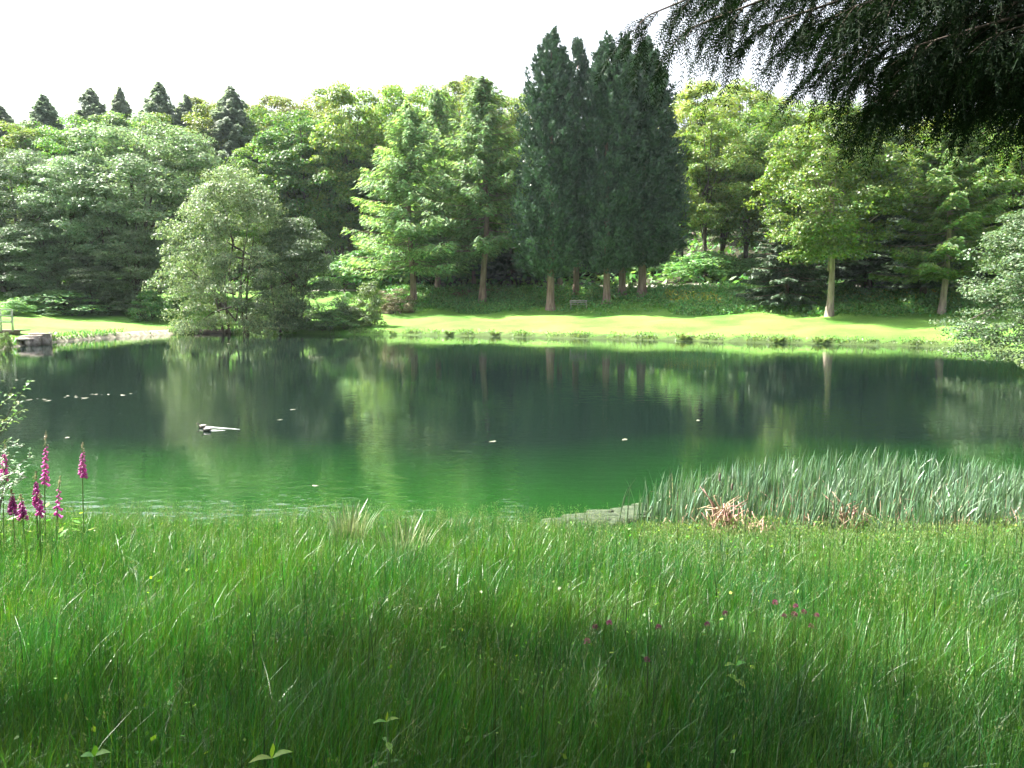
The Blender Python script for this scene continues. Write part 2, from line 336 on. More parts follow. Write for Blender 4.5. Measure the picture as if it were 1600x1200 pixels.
# ------------------------------------------------------------------ tree prototypes (unit: about 1 high x 1 wide are scaled per tree)
def broadleaf(seed, H=18.0, R=5.0, cb=3.0, ncl=130, per=300, leaf=.225, mat='broad', bark='bark_dark', stems=1, tr=.26, inner=.3, rcf=.2, prof=None):
    global rng
    rng = np.random.default_rng(seed)
    t = M(); c = M()
    for k in range(stems):
        ox, oy = (0, 0) if stems == 1 else (rng.normal() * .5, rng.normal() * .5)
        top = np.array((ox * (4 if stems == 1 else 1.6) + rng.normal() * .5, oy * 1.6 + rng.normal() * .5, H * (.82 if stems == 1 else .6)))
        zs = np.linspace(0, 1, 9)[:, None]
        pts = np.array((ox, oy, -.3)) * (1 - zs) + top * zs + np.concatenate((np.sin(zs * 5 + seed) * .18, np.cos(zs * 4 + seed) * .18, zs * 0), 1)
        rr = tr * (1 - zs[:, 0] * .85) * (1 if stems == 1 else .6); rr[0] *= 1.45
        t.tube(pts, rr, 8)
    ctr = np.array((0, 0, (cb + H) / 2)); hz = (H - cb) / 2
    d = rdir(ncl); fr = np.where(rng.random(ncl) < inner, rng.uniform(.25, .7, ncl), rng.uniform(.74, 1.0, ncl))
    env = 1 + .22 * lump(d * 1.0, seed)
    taper = np.where(d[:, 2] > 0, 1 - .12 * d[:, 2], 1 - .25 * (-d[:, 2]) ** 2)
    cc = d * fr[:, None] * env[:, None] * np.stack((R * taper, R * taper, np.full(ncl, hz)), 1) * .86 + ctr
    if prof is not None:
        u = rng.random(ncl) ** 1.1; th = rng.uniform(0, 6.283, ncl); pr = np.interp(u, np.linspace(0, 1, len(prof)), prof)
        e2 = 1 + .2 * np.sin(th * 3 + seed) * np.sin(u * 7 + th) + .12 * np.sin(th * 5 - u * 9)
        rr_ = R * pr * np.where(rng.random(ncl) < inner, rng.uniform(.2, .7, ncl), rng.uniform(.78, 1, ncl)) * e2 * .9
        cc = np.stack((np.cos(th) * rr_, np.sin(th) * rr_, cb + u * (H - cb) * .97), 1)
    for i in range(min(16, ncl)):
        z0 = rng.uniform(cb * .8, H * .6); p0 = np.array((0, 0, z0)); p2 = cc[i]
        mid = (p0 + p2) / 2 + np.array((0, 0, .4))
        t.tube([p0, mid, p2], [tr * .35, tr * .2, tr * .06], 5, cap=False)
    rc = R * rcf * rng.uniform(.65, 1.35, ncl)
    cid = np.repeat(np.arange(ncl), per); n = len(cid)
    dd = rdir(n); dd[:, 2] = np.where(dd[:, 2] < -.35, -dd[:, 2], dd[:, 2])
    pos = cc[cid] + dd * rc[cid][:, None] * (rng.uniform(.35, 1.08, n) ** .6)[:, None] * np.array((1.15, 1.15, .72))
    out = (pos - ctr) / np.array((R, R, hz))
    nrm = dd * .55 + out * .3 + np.array((0, 0, .55)) + rng.normal(size=(n, 3)) * .42
    nrm /= np.linalg.norm(nrm, axis=1, keepdims=True)
    tt = rdir(n); tt -= nrm * (tt * nrm).sum(1, keepdims=True); tt[:, 2] -= .25
    sz = leaf * rng.uniform(.6, 1.35, n)
    c.leaves(pos, tt, nrm, sz, sz * .68)
    return dict(trunk=t.mesh('trunk', bark, True), crown=c.mesh('crown', mat), H=H, W=2 * R)

def layered(seed, H=20.0, R=3.4, cb=3.0, step=.5, nb=5, dens=42, mat='larch', bark='bark_red', ql=.5, qw=.15, droop=.34, up=.14, tr=.22, pw=.75, side=.3, ragged=.5, hang=.22):
    global rng
    rng = np.random.default_rng(seed)
    t = M(); c = M()
    zs = np.linspace(-.3, H, 12)
    pts = np.stack((np.sin(zs * .4 + seed) * .12, np.cos(zs * .33 + seed) * .12, zs), 1)
    rr = tr * (1 - np.clip(zs, 0, H) / H * .92); rr[0] *= 1.4
    t.tube(pts, rr, 8)
    Ps, Ts, Ns = [], [], []
    z = cb
    while z < H - .05:
        tf = (z - cb) / (H - cb)
        for k in range(nb):
            az = rng.uniform(0, 2 * math.pi)
            L = R * (1 - tf) ** pw * rng.uniform(1 - ragged, 1.15) + .1 + .15 * (1 - tf)
            if tf < .06: L *= .8
            o = np.array((math.cos(az), math.sin(az), 0)); sdv = np.array((-o[1], o[0], 0))
            z0 = z + rng.uniform(-.2, .2)
            f = lambda s: np.stack((o[0] * L * s, o[1] * L * s, z0 + L * (-droop * s + up * s * s * 1.6) + tf * L * .45 * s), -1)
            ss = np.linspace(0, 1, 5); t.tube(f(ss), np.linspace(.05, .012, 5) * (1 - .5 * tf), 4, cap=False)
            n = int(L * dens) + 6
            s = rng.uniform(.12, 1, n) ** .8
            sg = rng.choice([-1, 1], n); lat = rng.uniform(0, 1, n) * side * L * (1.05 - .75 * s)
            p = f(s) + sdv * (sg * lat)[:, None]; p[:, 2] -= rng.uniform(0, 1, n) ** 1.4 * hang + lat * .35
            tv = o * .7 + sdv * (sg * .6)[:, None] + np.array((0, 0, -.2 - hang * .9)) + rng.normal(size=(n, 3)) * .3
            nv = np.array((0, 0, 1.0 - hang * .7)) + o * (.2 + hang) + rng.normal(size=(n, 3)) * .5
            Ps.append(p); Ts.append(tv); Ns.append(nv)
        z += step * rng.uniform(.7, 1.3) * (1 - .45 * tf)
    Pn = np.vstack(Ps); n = len(Pn); sz = ql * rng.uniform(.6, 1.3, n)
    c.leaves(Pn, np.vstack(Ts), np.vstack(Ns), sz, sz * qw / ql)
    return dict(trunk=t.mesh('trunk', bark, True), crown=c.mesh('crown', mat), H=H, W=2 * R)

def cypress(seed, H=25.0, R=2.7, cb=3.2, n=26000, mat='cypress', tops=4):
    global rng
    rng = np.random.default_rng(seed)
    t = M(); c = M()
    zs = np.array((-.4, 0, .5, 1.2, 3, 6, 12, 18, H * .95)); rr = np.array((.60, .46, .36, .31, .29, .25, .18, .10, .03))
    t.tube(np.stack((np.sin(zs * .2 + seed) * .1, zs * 0, zs), 1), rr, 10)
    prof = lambda u: np.interp(u, [0, .03, .1, .25, .45, .65, .8, .9, .96, 1.0], [.55, .80, .96, 1.0, .96, .84, .64, .40, .20, .03])
    tp = [(0, 0, 1.0, 1.0)] + [(rng.uniform(-.38, .38) * R, rng.uniform(-.4, .4) * R, rng.uniform(.84, .97), rng.uniform(.5, .68)) for _ in range(tops)]
    for (ox, oy, hs_, ws) in tp:
        npl = int(520 * (1 if hs_ == 1 else .45)); per = 42
        u = rng.random(npl) ** 1.05; th = rng.uniform(0, 2 * math.pi, npl)
        z = cb - .3 + u * (H * hs_ - cb - .6)
        lum = 1 + .16 * np.sin(th * 4 + z * .8 + seed) * np.sin(z * 1.1 + th * 2) + .1 * np.sin(th * 7 - z * 1.9)
        r = prof(u) * R * ws * lum * rng.uniform(.6, .98, npl) ** .7
        sh = np.clip(u * 1.6, 0, 1); o = np.stack((np.cos(th), np.sin(th), th * 0), 1)
        p0 = o * r[:, None] + np.stack((ox * sh, oy * sh, z), 1)
        ln = rng.uniform(.7, 1.7, npl) * (1 - .3 * u); wd = rng.uniform(.28, .5, npl) * (1 - .45 * u)
        ax = o * (.42 - .3 * u)[:, None] + np.array((0, 0, .9)) + rng.normal(size=(npl, 3)) * .12
        pid = np.repeat(np.arange(npl), per); v = rng.random(len(pid)); d3 = rdir(len(pid))
        wr = wd[pid] * np.sin(np.clip(v * 2.6 + .35, 0, math.pi)) ** .7
        p = p0[pid] + ax[pid] * (v * ln[pid])[:, None] + d3 * wr[:, None]
        tv = ax[pid] * .8 + d3 * .45 + rng.normal(size=(len(pid), 3)) * .25; nv = d3 + o[pid] * .5 + rng.normal(size=(len(pid), 3)) * .3
        sz = rng.uniform(.18, .4, len(pid)); c.leaves(p, tv, nv, sz, sz * .5)
    return dict(trunk=t.mesh('trunk', 'bark_red', True), crown=c.mesh('crown', mat), H=H, W=2 * R)

PR = {
    'broad_a': broadleaf(1), 'broad_b': broadleaf(2, R=4.6, ncl=110), 'broad_c': broadleaf(3, R=5.4, cb=2.0, ncl=130),
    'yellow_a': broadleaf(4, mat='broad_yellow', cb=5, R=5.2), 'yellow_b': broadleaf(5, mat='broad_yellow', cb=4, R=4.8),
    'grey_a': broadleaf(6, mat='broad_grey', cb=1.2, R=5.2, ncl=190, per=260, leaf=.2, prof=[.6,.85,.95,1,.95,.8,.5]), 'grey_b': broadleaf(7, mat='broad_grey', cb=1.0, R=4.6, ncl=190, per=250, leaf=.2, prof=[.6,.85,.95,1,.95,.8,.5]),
    'willow': broadleaf(8, H=12, R=6.5, cb=.1, ncl=300, per=230, leaf=.16, mat='willow', stems=5, tr=.22, rcf=.135, inner=.25, prof=[.95,1,1,.95,.85,.7,.5,.2]),
    'willow_b': broadleaf(18, H=12, R=5.5, cb=.1, ncl=260, per=240, leaf=.16, mat='willow', stems=4, tr=.2, rcf=.15, inner=.25, prof=[.95,1,1,.92,.85,.7,.5,.2]),
    'hornbeam': broadleaf(9, H=15, R=4.4, cb=4.0, ncl=240, per=220, leaf=.18, mat='hornbeam', prof=[.5,.8,.95,1,.95,.85,.6,.25], bark='bark_pale', tr=.25, rcf=.19, inner=.35),
    'larch_a': layered(21, R=4.4, cb=4.0, step=.42, nb=5, dens=56, ql=.36, qw=.10, ragged=.75, pw=.72, up=.24, droop=.42, hang=.75, tr=.19),
    'larch_b': layered(22, R=3.8, cb=3.6, step=.42, nb=5, dens=52, ql=.36, qw=.10, ragged=.7, pw=.7, up=.2, hang=.7, tr=.17), 'larch_c': layered(23, R=4.0, cb=5.0, step=.42, nb=5, dens=52, ql=.36, qw=.10, ragged=.75, pw=.68, up=.24, droop=.42, hang=.75, tr=.19),
    'spruce_a': layered(31, H=22, R=4.2, cb=2, step=.5, nb=6, dens=80, mat='spruce', bark='bark_dark', ql=.4, qw=.15, droop=.3, up=.05, pw=.62, ragged=.45),
    'spruce_b': layered(32, H=22, R=4.2, cb=2, step=.55, nb=6, dens=76, mat='spruce', bark='bark_dark', ql=.4, qw=.15, droop=.15, up=.05, pw=.58, ragged=.5),
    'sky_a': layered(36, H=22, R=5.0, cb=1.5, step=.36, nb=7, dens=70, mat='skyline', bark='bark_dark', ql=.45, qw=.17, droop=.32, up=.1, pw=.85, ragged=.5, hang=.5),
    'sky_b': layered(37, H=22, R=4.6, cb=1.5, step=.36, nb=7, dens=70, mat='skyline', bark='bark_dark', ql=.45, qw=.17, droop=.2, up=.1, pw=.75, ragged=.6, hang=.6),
    'yew': layered(33, H=12, R=4.2, cb=.9, step=.3, nb=6, dens=80, mat='yew', bark='bark_red', ql=.32, qw=.14, droop=.25, up=.05, pw=.62, ragged=.3),
    'redwood': layered(34, H=15, R=4.6, cb=3.4, step=.55, nb=6, dens=110, mat='redwood', bark='bark_pale', ql=.3, qw=.12, droop=.35, up=.2, pw=.5, ragged=.6, tr=.2, hang=.35),
    'cyp_a': cypress(41, tops=3), 'cyp_b': cypress(42, tops=4), 'cyp_c': cypress(43, R=2.9, tops=5), 'cyp_d': cypress(44, R=2.2, tops=2, n=20000),
    'shrub_a': broadleaf(51, H=3, R=1.6, cb=.02, ncl=70, per=110, leaf=.13, mat='under', stems=4, tr=.05, rcf=.24, prof=[.9,1,.95,.85,.6,.3]),
    'shrub_b': broadleaf(52, H=3, R=1.6, cb=.02, ncl=70, per=110, leaf=.13, mat='underlit', stems=4, tr=.05, rcf=.24, prof=[.9,1,.95,.85,.6,.3]),
    'shrub_c': broadleaf(53, H=3, R=1.6, cb=.02, ncl=60, per=100, leaf=.12, mat='tanshrub', stems=4, tr=.05, rcf=.24, prof=[.9,1,.95,.85,.6,.3]),
}
def tree(proto, name, px, d, toppy, wpx, label, cat='tree', group=None, rz=None, basepy=None, depthw=1.0, zb=None):
    p = PR[proto]
    q = at(px, basepy or 470, d)
    z0 = gz(q[0], q[1]) if zb is None else zb
    zt = at(px, toppy, d)[2]
    sz = (zt - z0) / (p['H'] * 1.0); sx = wpx * d / F / p['W'] * (.84 if proto[:3] == 'cyp' else 1.12 if proto[:4] in ('broa', 'yell', 'grey') else 1.2 if proto[:5] == 'larch' else 1.35 if proto[:5] in ('spruc', 'redwo') else 1.1)
    t = thing(name, label, cat, (q[0], q[1], z0), group, rz if rz is not None else (px * 1.37 + d) % 6.28, (sx, sx * depthw, sz))
    obj('trunk', p['trunk'], t); obj('crown', p['crown'], t)
    return t

G1, G2, G3, G4, G5 = 'tall cypresses on the far lawn', 'feathery larches on the bank', 'conifers on the left skyline', 'broadleaf trees of the hill wood', 'trees along the right bank'
T = [
 # cypresses
 ('cyp_a', 'cypress_tree', 860, 76, 44, 128, 'tall dark cypress with the highest tip and a thick pale trunk, outermost toward the larches', 'tree', G1),
 ('cyp_d', 'cypress_tree', 900, 81, 58, 78, 'slim dark cypress wedged behind and between the two tallest, thin trunk behind the bench', 'tree', G1),
 ('cyp_b', 'cypress_tree', 946, 76, 52, 118, 'broad dark cypress with pale trunk just right of the bench', 'tree', G1),
 ('cyp_d', 'cypress_tree', 972, 79, 50, 90, 'dark cypress with a narrow pointed tip, middle trunk of the three right of the bench', 'tree', G1),
 ('cyp_c', 'cypress_tree', 1003, 78, 58, 140, 'wide dark cypress at the right end of the cypress group, beside the bright broadleaf tree', 'tree', G1),
 ('cyp_b', 'cypress_tree', 874, 86, 120, 80, 'dark cypress half hidden behind the highest one, its trunk in deep shade', 'tree', G1),
 # larches
 ('larch_a', 'larch_tree', 643, 81, 160, 205, 'light green larch leaning boughs out over the sunny bank, nearest the round waterside willow', 'tree', G2),
 ('larch_b', 'larch_tree', 686, 88, 138, 160, 'light green larch standing between two others above the patch of brown leaves', 'tree', G2),
 ('larch_c', 'larch_tree', 757, 80, 118, 190, 'tall light green larch with a long bare trunk, closest to the dark cypresses', 'tree', G2),
 ('larch_b', 'larch_tree', 738, 90, 200, 120, 'smaller larch with its trunk just behind the tallest larch', 'tree', G2),
 ('spruce_b', 'spruce_tree', 800, 90, 250, 110, 'dark spruce filling the gap between the tallest larch and the cypresses', 'tree', None),
 # right bank
 ('hornbeam', 'hornbeam_tree', 1293, 64, 165, 195, 'pale yellow-green tree with a slender bare white trunk on the right bank', 'tree', G5),
 ('yew', 'yew_tree', 1228, 69, 285, 128, 'squat dark conical yew with a short red trunk beside the white-trunked tree', 'tree', G5),
 ('spruce_a', 'spruce_tree', 1357, 71, 190, 150, 'dark spruce with thick brown trunk behind and right of the white-trunked tree', 'tree', G5),
 ('redwood', 'redwood_tree', 1474, 62, 180, 180, 'bright layered feathery tree with pale leaning trunk near the right waterside bush', 'tree', G5),
 ('spruce_b', 'spruce_tree', 1441, 67, 225, 130, 'dark spruce with a thin trunk just left of the bright feathery tree', 'tree', G5),
 ('spruce_a', 'spruce_tree', 1512, 70, 235, 150, 'dark spruce standing behind the bright feathery tree, close to the right bush', 'tree', G5),
 ('broad_b', 'broadleaf_tree', 1590, 68, 185, 170, 'green broadleaf tree rising behind the right waterside bush', 'tree', G5),
 ('willow_b', 'willow_bush', 1660, 33, 300, 300, 'grey-green willow bush overhanging the water at the right edge', 'bush', None),
 # broadleaf right of cypresses, hill
 ('broad_a', 'broadleaf_tree', 1100, 86, 150, 130, 'bright leafy tree directly right of the dark cypresses', 'tree', G4),
 ('broad_c', 'broadleaf_tree', 1165, 90, 140, 150, 'leafy tree between the cypress group and the squat yew', 'tree', G4),
 ('yellow_a', 'broadleaf_tree', 1085, 108, 116, 120, 'yellow-green skyline crown touching the right shoulder of the cypresses', 'tree', G4),
 ('yellow_b', 'broadleaf_tree', 1160, 112, 120, 140, 'yellow-green skyline crown above the gap between cypresses and white-trunked tree', 'tree', G4),
 ('broad_b', 'broadleaf_tree', 1235, 100, 150, 150, 'green crown behind the squat yew, reaching up to the hanging conifer boughs', 'tree', G4),
 ('broad_a', 'broadleaf_tree', 1320, 104, 165, 160, 'green crown behind the top of the white-trunked tree', 'tree', G4),
 ('broad_c', 'broadleaf_tree', 1400, 98, 175, 150, 'green crown seen just under the lowest black bough tip', 'tree', G4),
 ('yellow_b', 'broadleaf_tree', 1480, 100, 165, 150, 'sunny crown behind the top of the bright feathery tree', 'tree', G4),
 ('broad_b', 'broadleaf_tree', 1560, 96, 160, 150, 'green crown under the dark boughs near the right edge', 'tree', G4),
 ('broad_a', 'broadleaf_tree', 1650, 84, 150, 170, 'green crown cut by the right edge above the willow bush', 'tree', G4),
 # hill wood, centre
 ('broad_c', 'broadleaf_tree', 487, 98, 148, 165, 'big leafy tree with a domed sunlit crown between the waterside willow and the larches', 'tree', G4),
 ('broad_b', 'broadleaf_tree', 552, 97, 113, 140, 'tall leafy tree whose dome forms the first skyline bump left of the larches', 'tree', G4),
 ('yellow_a', 'broadleaf_tree', 622, 110, 116, 130, 'yellow-green skyline crown behind the larch nearest the willow', 'tree', G4),
 ('broad_a', 'broadleaf_tree', 590, 99, 190, 120, 'leafy tree behind the left boughs of the larches', 'tree', G4),
 ('broad_b', 'broadleaf_tree', 672, 104, 122, 120, 'leafy skyline crown behind the middle larch', 'tree', G4),
 ('yellow_b', 'broadleaf_tree', 722, 112, 112, 120, 'yellow-green skyline crown behind the tallest larch', 'tree', G4),
 ('broad_c', 'broadleaf_tree', 775, 106, 106, 130, 'highest sunny crown between larches and cypresses', 'tree', G4),
 ('broad_a', 'broadleaf_tree', 700, 96, 200, 130, 'shaded leafy tree low behind the larch trunks', 'tree', G4),
 ('broad_c', 'broadleaf_tree', 825, 112, 125, 120, 'crown peeping out at the left shoulder of the cypresses', 'tree', G4),
 ('yellow_a', 'broadleaf_tree', 447, 118, 137, 140, 'pale yellow skyline crown above the big domed tree, left of it', 'tree', G4),
 ('yellow_b', 'broadleaf_tree', 395, 116, 150, 120, 'pale yellow skyline crown beside the last skyline conifer', 'tree', G4),
 ('yellow_a', 'broadleaf_tree', 330, 122, 143, 120, 'pale yellow skyline crown between two grey skyline conifers', 'tree', G4),
 ('yellow_b', 'broadleaf_tree', 510, 116, 140, 110, 'yellow skyline crown tucked behind two leafy domes', 'tree', G4),
 ('broad_b', 'broadleaf_tree', 410, 99, 215, 120, 'thin-crowned tree with dull brownish top behind the waterside willow', 'tree', G4),
 ('broad_a', 'broadleaf_tree', 535, 97, 250, 110, 'shaded leafy tree at the back of the sunny bank', 'tree', G4),
 # left wood
 ('grey_a', 'broadleaf_tree', 228, 80, 186, 215, 'large pale tree with bleached sunlit dome above the left wood', 'tree', G4),
 ('grey_b', 'broadleaf_tree', 300, 84, 215, 130, 'shadier shoulder tree on the right flank of the large bleached dome', 'tree', G4),
 ('grey_b', 'broadleaf_tree', 118, 76, 245, 130, 'grey-green tree left of the large bleached dome', 'tree', G4),
 ('grey_a', 'broadleaf_tree', 40, 79, 232, 170, 'grey-green tree rising behind the wooden railing', 'tree', G4),
 ('grey_b', 'broadleaf_tree', -90, 82, 225, 190, 'grey-green tree cut by the left edge of the wood', 'tree', G4),
 ('broad_a', 'broadleaf_tree', 90, 84, 205, 110, 'yellowish round crown between two grey-green trees of the left wood', 'tree', G4),
 ('grey_a', 'broadleaf_tree', 175, 77, 300, 130, 'low grey-green tree in front of the large bleached dome', 'tree', G4),
 ('grey_b', 'broadleaf_tree', 75, 75, 350, 130, 'low dark leafy tree at the lawn edge beside the railing', 'tree', G4),
 ('grey_a', 'broadleaf_tree', 145, 75, 395, 120, 'low dark leafy tree at the back of the small left lawn', 'tree', G4),
 ('grey_b', 'broadleaf_tree', 215, 75, 360, 110, 'low dark leafy tree next to the round waterside willow', 'tree', G4),
 ('grey_a', 'broadleaf_tree', 10, 77, 360, 120, 'low leafy tree directly behind the wooden railing', 'tree', G4),
 ('broad_b', 'broadleaf_tree', 345, 82, 250, 120, 'green tree just behind the top of the waterside willow', 'tree', G4),
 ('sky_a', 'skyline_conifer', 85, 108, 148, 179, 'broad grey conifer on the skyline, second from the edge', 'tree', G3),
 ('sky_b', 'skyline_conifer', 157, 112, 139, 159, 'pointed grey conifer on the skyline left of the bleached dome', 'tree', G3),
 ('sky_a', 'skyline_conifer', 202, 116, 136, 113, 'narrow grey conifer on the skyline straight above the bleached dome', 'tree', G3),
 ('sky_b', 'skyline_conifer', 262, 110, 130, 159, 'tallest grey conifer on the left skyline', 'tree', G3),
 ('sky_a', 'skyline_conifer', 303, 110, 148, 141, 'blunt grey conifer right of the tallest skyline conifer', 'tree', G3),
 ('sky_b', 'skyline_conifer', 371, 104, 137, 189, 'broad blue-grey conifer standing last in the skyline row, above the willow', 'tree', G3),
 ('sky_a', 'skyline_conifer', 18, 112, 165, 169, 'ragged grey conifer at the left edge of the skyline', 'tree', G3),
 ('willow', 'willow_bush', 368, 66.5, 262, 215, 'big round silvery willow growing over the far water', 'bush', None),
 ('willow_b', 'willow_bush', 462, 66.5, 342, 145, 'lower willow bush joined to the big round willow on the lawn side', 'bush', None),
]
for px, d, tp_, w, pr, lab in [
 (15, 100, 182, 150, 'broad_b', 'green crown filling the wood below the ragged skyline conifer'), (70, 104, 172, 130, 'broad_c', 'green crown just below the broad grey skyline conifer'), (135, 104, 170, 130, 'broad_a', 'green crown below the pointed skyline conifer'),
 (205, 108, 165, 120, 'broad_b', 'green crown between skyline conifers and the bleached dome'), (285, 106, 162, 130, 'broad_c', 'green crown right behind the bleached dome'), (345, 106, 158, 130, 'yellow_b', 'yellowish crown below the broad blue-grey skyline conifer'), (405, 106, 155, 120, 'broad_a', 'green crown between the blue-grey conifer and the big domed tree'),
 (470, 104, 170, 120, 'broad_a', 'green crown behind the shoulder of the big domed tree'), (650, 92, 230, 130, 'broad_b', 'dark leafy tree filling the gap between the first two larches'), (740, 98, 175, 120, 'broad_a', 'leafy tree filling the gap behind the tallest larch'), (820, 96, 220, 120, 'broad_b', 'dark leafy tree beside the left flank of the cypresses'),
 (1060, 94, 230, 120, 'broad_b', 'dark leafy tree beside the right flank of the cypresses'), (1130, 96, 200, 130, 'broad_c', 'leafy tree behind the bright tree right of the cypresses'), (1205, 88, 230, 130, 'broad_a', 'dark leafy tree behind the squat yew'), (1275, 86, 240, 140, 'broad_b', 'dark leafy tree behind the white trunk'), (1345, 88, 230, 140, 'broad_c', 'dark leafy tree behind the thick brown spruce trunk'),
 (1425, 84, 250, 130, 'broad_a', 'dark leafy tree behind the thin trunk on the right bank'), (1500, 86, 240, 140, 'broad_b', 'dark leafy tree behind the bright feathery tree'), (580, 100, 160, 120, 'broad_c', 'leafy tree in the dip between two skyline domes'), (500, 102, 260, 120, 'broad_b', 'dark leafy tree at the foot of the big domed tree'), (440, 101, 280, 120, 'broad_a', 'dark leafy tree right behind the lower willow bush'), (590, 98, 290, 120, 'broad_c', 'dark leafy tree at the wood edge left of the larches')]:
    T.append((pr, 'broadleaf_tree', px, d, tp_, w, lab, 'tree', G4))
for r in T:
    tree(*r[:8], group=r[8])

# shade trees standing beside the photographer (out of the frame; their shade lies on the meadow)
def shade(x, y, H, R, proto, label, rz=0.0):
    p = PR[proto]; z0 = gz(x, y)
    t = thing('broadleaf_tree', label, 'tree', (x, y, z0), None, rz, (2 * R / p['W'], 2 * R / p['W'], H / p['H']))
    obj('trunk', p['trunk'], t); obj('crown', p['crown'], t)
PR['shade'] = broadleaf(61, H=20, R=7, cb=7.5, ncl=128, per=310, leaf=.32, rcf=.18, tr=.4)
shade(-9.3, 1.9, 20.0, 8.0, 'shade', 'tall tree beside the viewpoint shading the near meadow')
shade(6.5, -3.0, 20.0, 6.5, 'shade', 'tall tree behind the viewpoint toward the hemlock side', 4.0)
shade(-1.5, -1.8, 21.0, 7.0, 'shade', 'tall tree behind the viewpoint shading the near meadow', 2.0)

shade(-11, -6, 18.0, 6.5, 'broad_c', 'unseen leafy tree added to block sky light behind the viewpoint, toward the foxglove side', 1.0)  # unseen trees added behind the camera to cut sky light on the meadow
shade(1, -10, 19.0, 6.5, 'broad_a', 'unseen leafy tree added to block sky light straight behind the viewpoint', 2.0)
shade(12, -7, 18.0, 6.5, 'broad_b', 'unseen leafy tree added to block sky light behind the viewpoint, toward the reed side', 3.0)
# ------------------------------------------------------------------ air
m = bpy.data.materials.new('haze_air'); m.use_nodes = True; n = m.node_tree.nodes; l = m.node_tree.links
n.remove(n['Principled BSDF']); pv = n.new('ShaderNodeVolumePrincipled')
pv.inputs['Color'].default_value = (0.78, 0.95, 1.0, 1); pv.inputs['Density'].default_value = 0.00014; pv.inputs['Anisotropy'].default_value = .35
l.new(pv.outputs[0], n['Material Output'].inputs['Volume'])
MT['haze'] = m
hb = M(); hb.box((0, 168, 35), (680, 516, 78)); kind(obj('haze', hb.mesh('haze', 'haze')), 'stuff', 'thin bright haze in the air over the pond')
S.cycles.volume_bounces = 0
S.cycles.volume_step_rate = 8.0
S.cycles.volume_max_steps = 32

# ------------------------------------------------------------------ shrubs at the far bank
for r in [
 ('shrub_b', 577, 68, 440, 46, 'upright pale shrub at the lawn corner beside the lower willow', 'shrub'),
 ('shrub_b', 545, 68, 478, 60, 'low pale bush spilling toward the water beside the lower willow', 'shrub'),
 ('shrub_a', 515, 66, 485, 70, 'dark low bush at the water between willow and lawn', 'shrub'),
 ('shrub_c', 622, 77, 452, 48, 'tan dried shrub on the sunny bank below the first larch', 'shrub'),
 ('shrub_c', 600, 78, 455, 34, 'yellowish shrub on the sunny bank between pale and tan shrubs', 'shrub'),
 ('shrub_a', 542, 77, 458, 26, 'small dark bush alone in the sunlit patch', 'shrub'),
 ('shrub_a', 1155, 75, 447, 40, 'blue-grey low bush on the bank right of the yellow flowers', 'shrub'),
 ('shrub_a', 1100, 85, 395, 110, 'dark undergrowth bush under the bright leafy tree', 'shrub'),
 ('shrub_a', 1170, 84, 405, 90, 'dark undergrowth bush left of the squat yew', 'shrub'),
 ('shrub_b', 1383, 72, 432, 34, 'bright young bush right of the thick brown spruce trunk', 'shrub'),
 ('shrub_a', 1330, 73, 420, 80, 'dark bush behind the white-trunked tree', 'shrub'),
 ('shrub_a', 1420, 74, 420, 90, 'dark bush between the two thin trunks on the right bank', 'shrub'),
 ('shrub_a', 1545, 70, 430, 110, 'dark bush beside the right willow', 'shrub'),
 ('shrub_a', 236, 72, 455, 60, 'dark bush at the corner of the small left lawn', 'shrub'),
 ('shrub_a', 100, 72.5, 455, 130, 'dark bush spreading along the back of the small left lawn', 'shrub'),
 ('shrub_a', 24, 68, 470, 50, 'dark bush beside the wooden railing', 'shrub'),
 ('shrub_a', 700, 95, 395, 150, 'dark bush behind the larch trunks', 'shrub'),
 ('shrub_a', 560, 90, 395, 120, 'dark bush at the wood edge behind the sunny bank', 'shrub'),
 ('shrub_a', 940, 97, 395, 170, 'dark bush beyond the path behind the cypress trunks', 'shrub'),
 ('shrub_a', 1040, 95, 400, 110, 'dark bush beyond the path right of the cypress trunks', 'shrub'),
 ('shrub_a', 830, 98, 400, 120, 'dark bush beyond the path left of the cypress trunks', 'shrub'),
 ('shrub_b', 3, 45, 520, 24, 'pale green bush in front of the stone steps at the left edge', 'shrub'),
]:
    tree(r[0], 'shrub', *r[1:5], r[5], r[6], group='shrubs around the far bank')

# ------------------------------------------------------------------ stuff: bank cover, edge plants
def scatter_leaves(name, mat, x, y, hmax, leaf, label, aspect=.5, upright=.0):
    n = len(x); z = ground(x, y) + rng.random(n) ** 1.5 * hmax
    m_ = M(); nv = rdir(n); nv[:, 2] = np.abs(nv[:, 2]) + .5 * (1 - upright)
    tv = rdir(n) + np.array((0, 0, upright * 2.5)); sz = leaf * rng.uniform(.5, 1.5, n)
    m_.leaves(np.stack((x, y, z), 1), tv, nv, sz, sz * aspect)
    return kind(obj(name, m_.mesh(name, mat)), 'stuff', label)
rng = np.random.default_rng(99)
def band(n, smin, smax, xr, yr, dens=None):
    out = []
    tot = 0
    while tot < n:
        x = rng.uniform(*xr, n * 2); y = rng.uniform(*yr, n * 2); s = sdist(x, y)
        k = (s > smin) & (s < smax)
        if dens is not None: k &= rng.random(len(x)) < dens(x, y, s)
        out.append(np.stack((x[k], y[k]), 1)); tot += k.sum()
    a = np.vstack(out)[:n]; return a[:, 0], a[:, 1]
clump = lambda x, y, s: np.clip(.5 + .5 * np.sin(x * 1.3 + 2 * np.sin(y * .8)) * np.sin(y * 1.7 + x * .4) + .15, .05, 1)
bx, by = band(70000, 12.6, 24, (-13, 42), (60, 90), lambda x, y, s: clump(x, y, s) * np.clip((s - 12.4 - .8 * np.sin(x * .7)) / 2.5, 0, 1) * np.where((x > 2.5) & (x < 13), np.where(s < 17.5, .25, .5), 1))
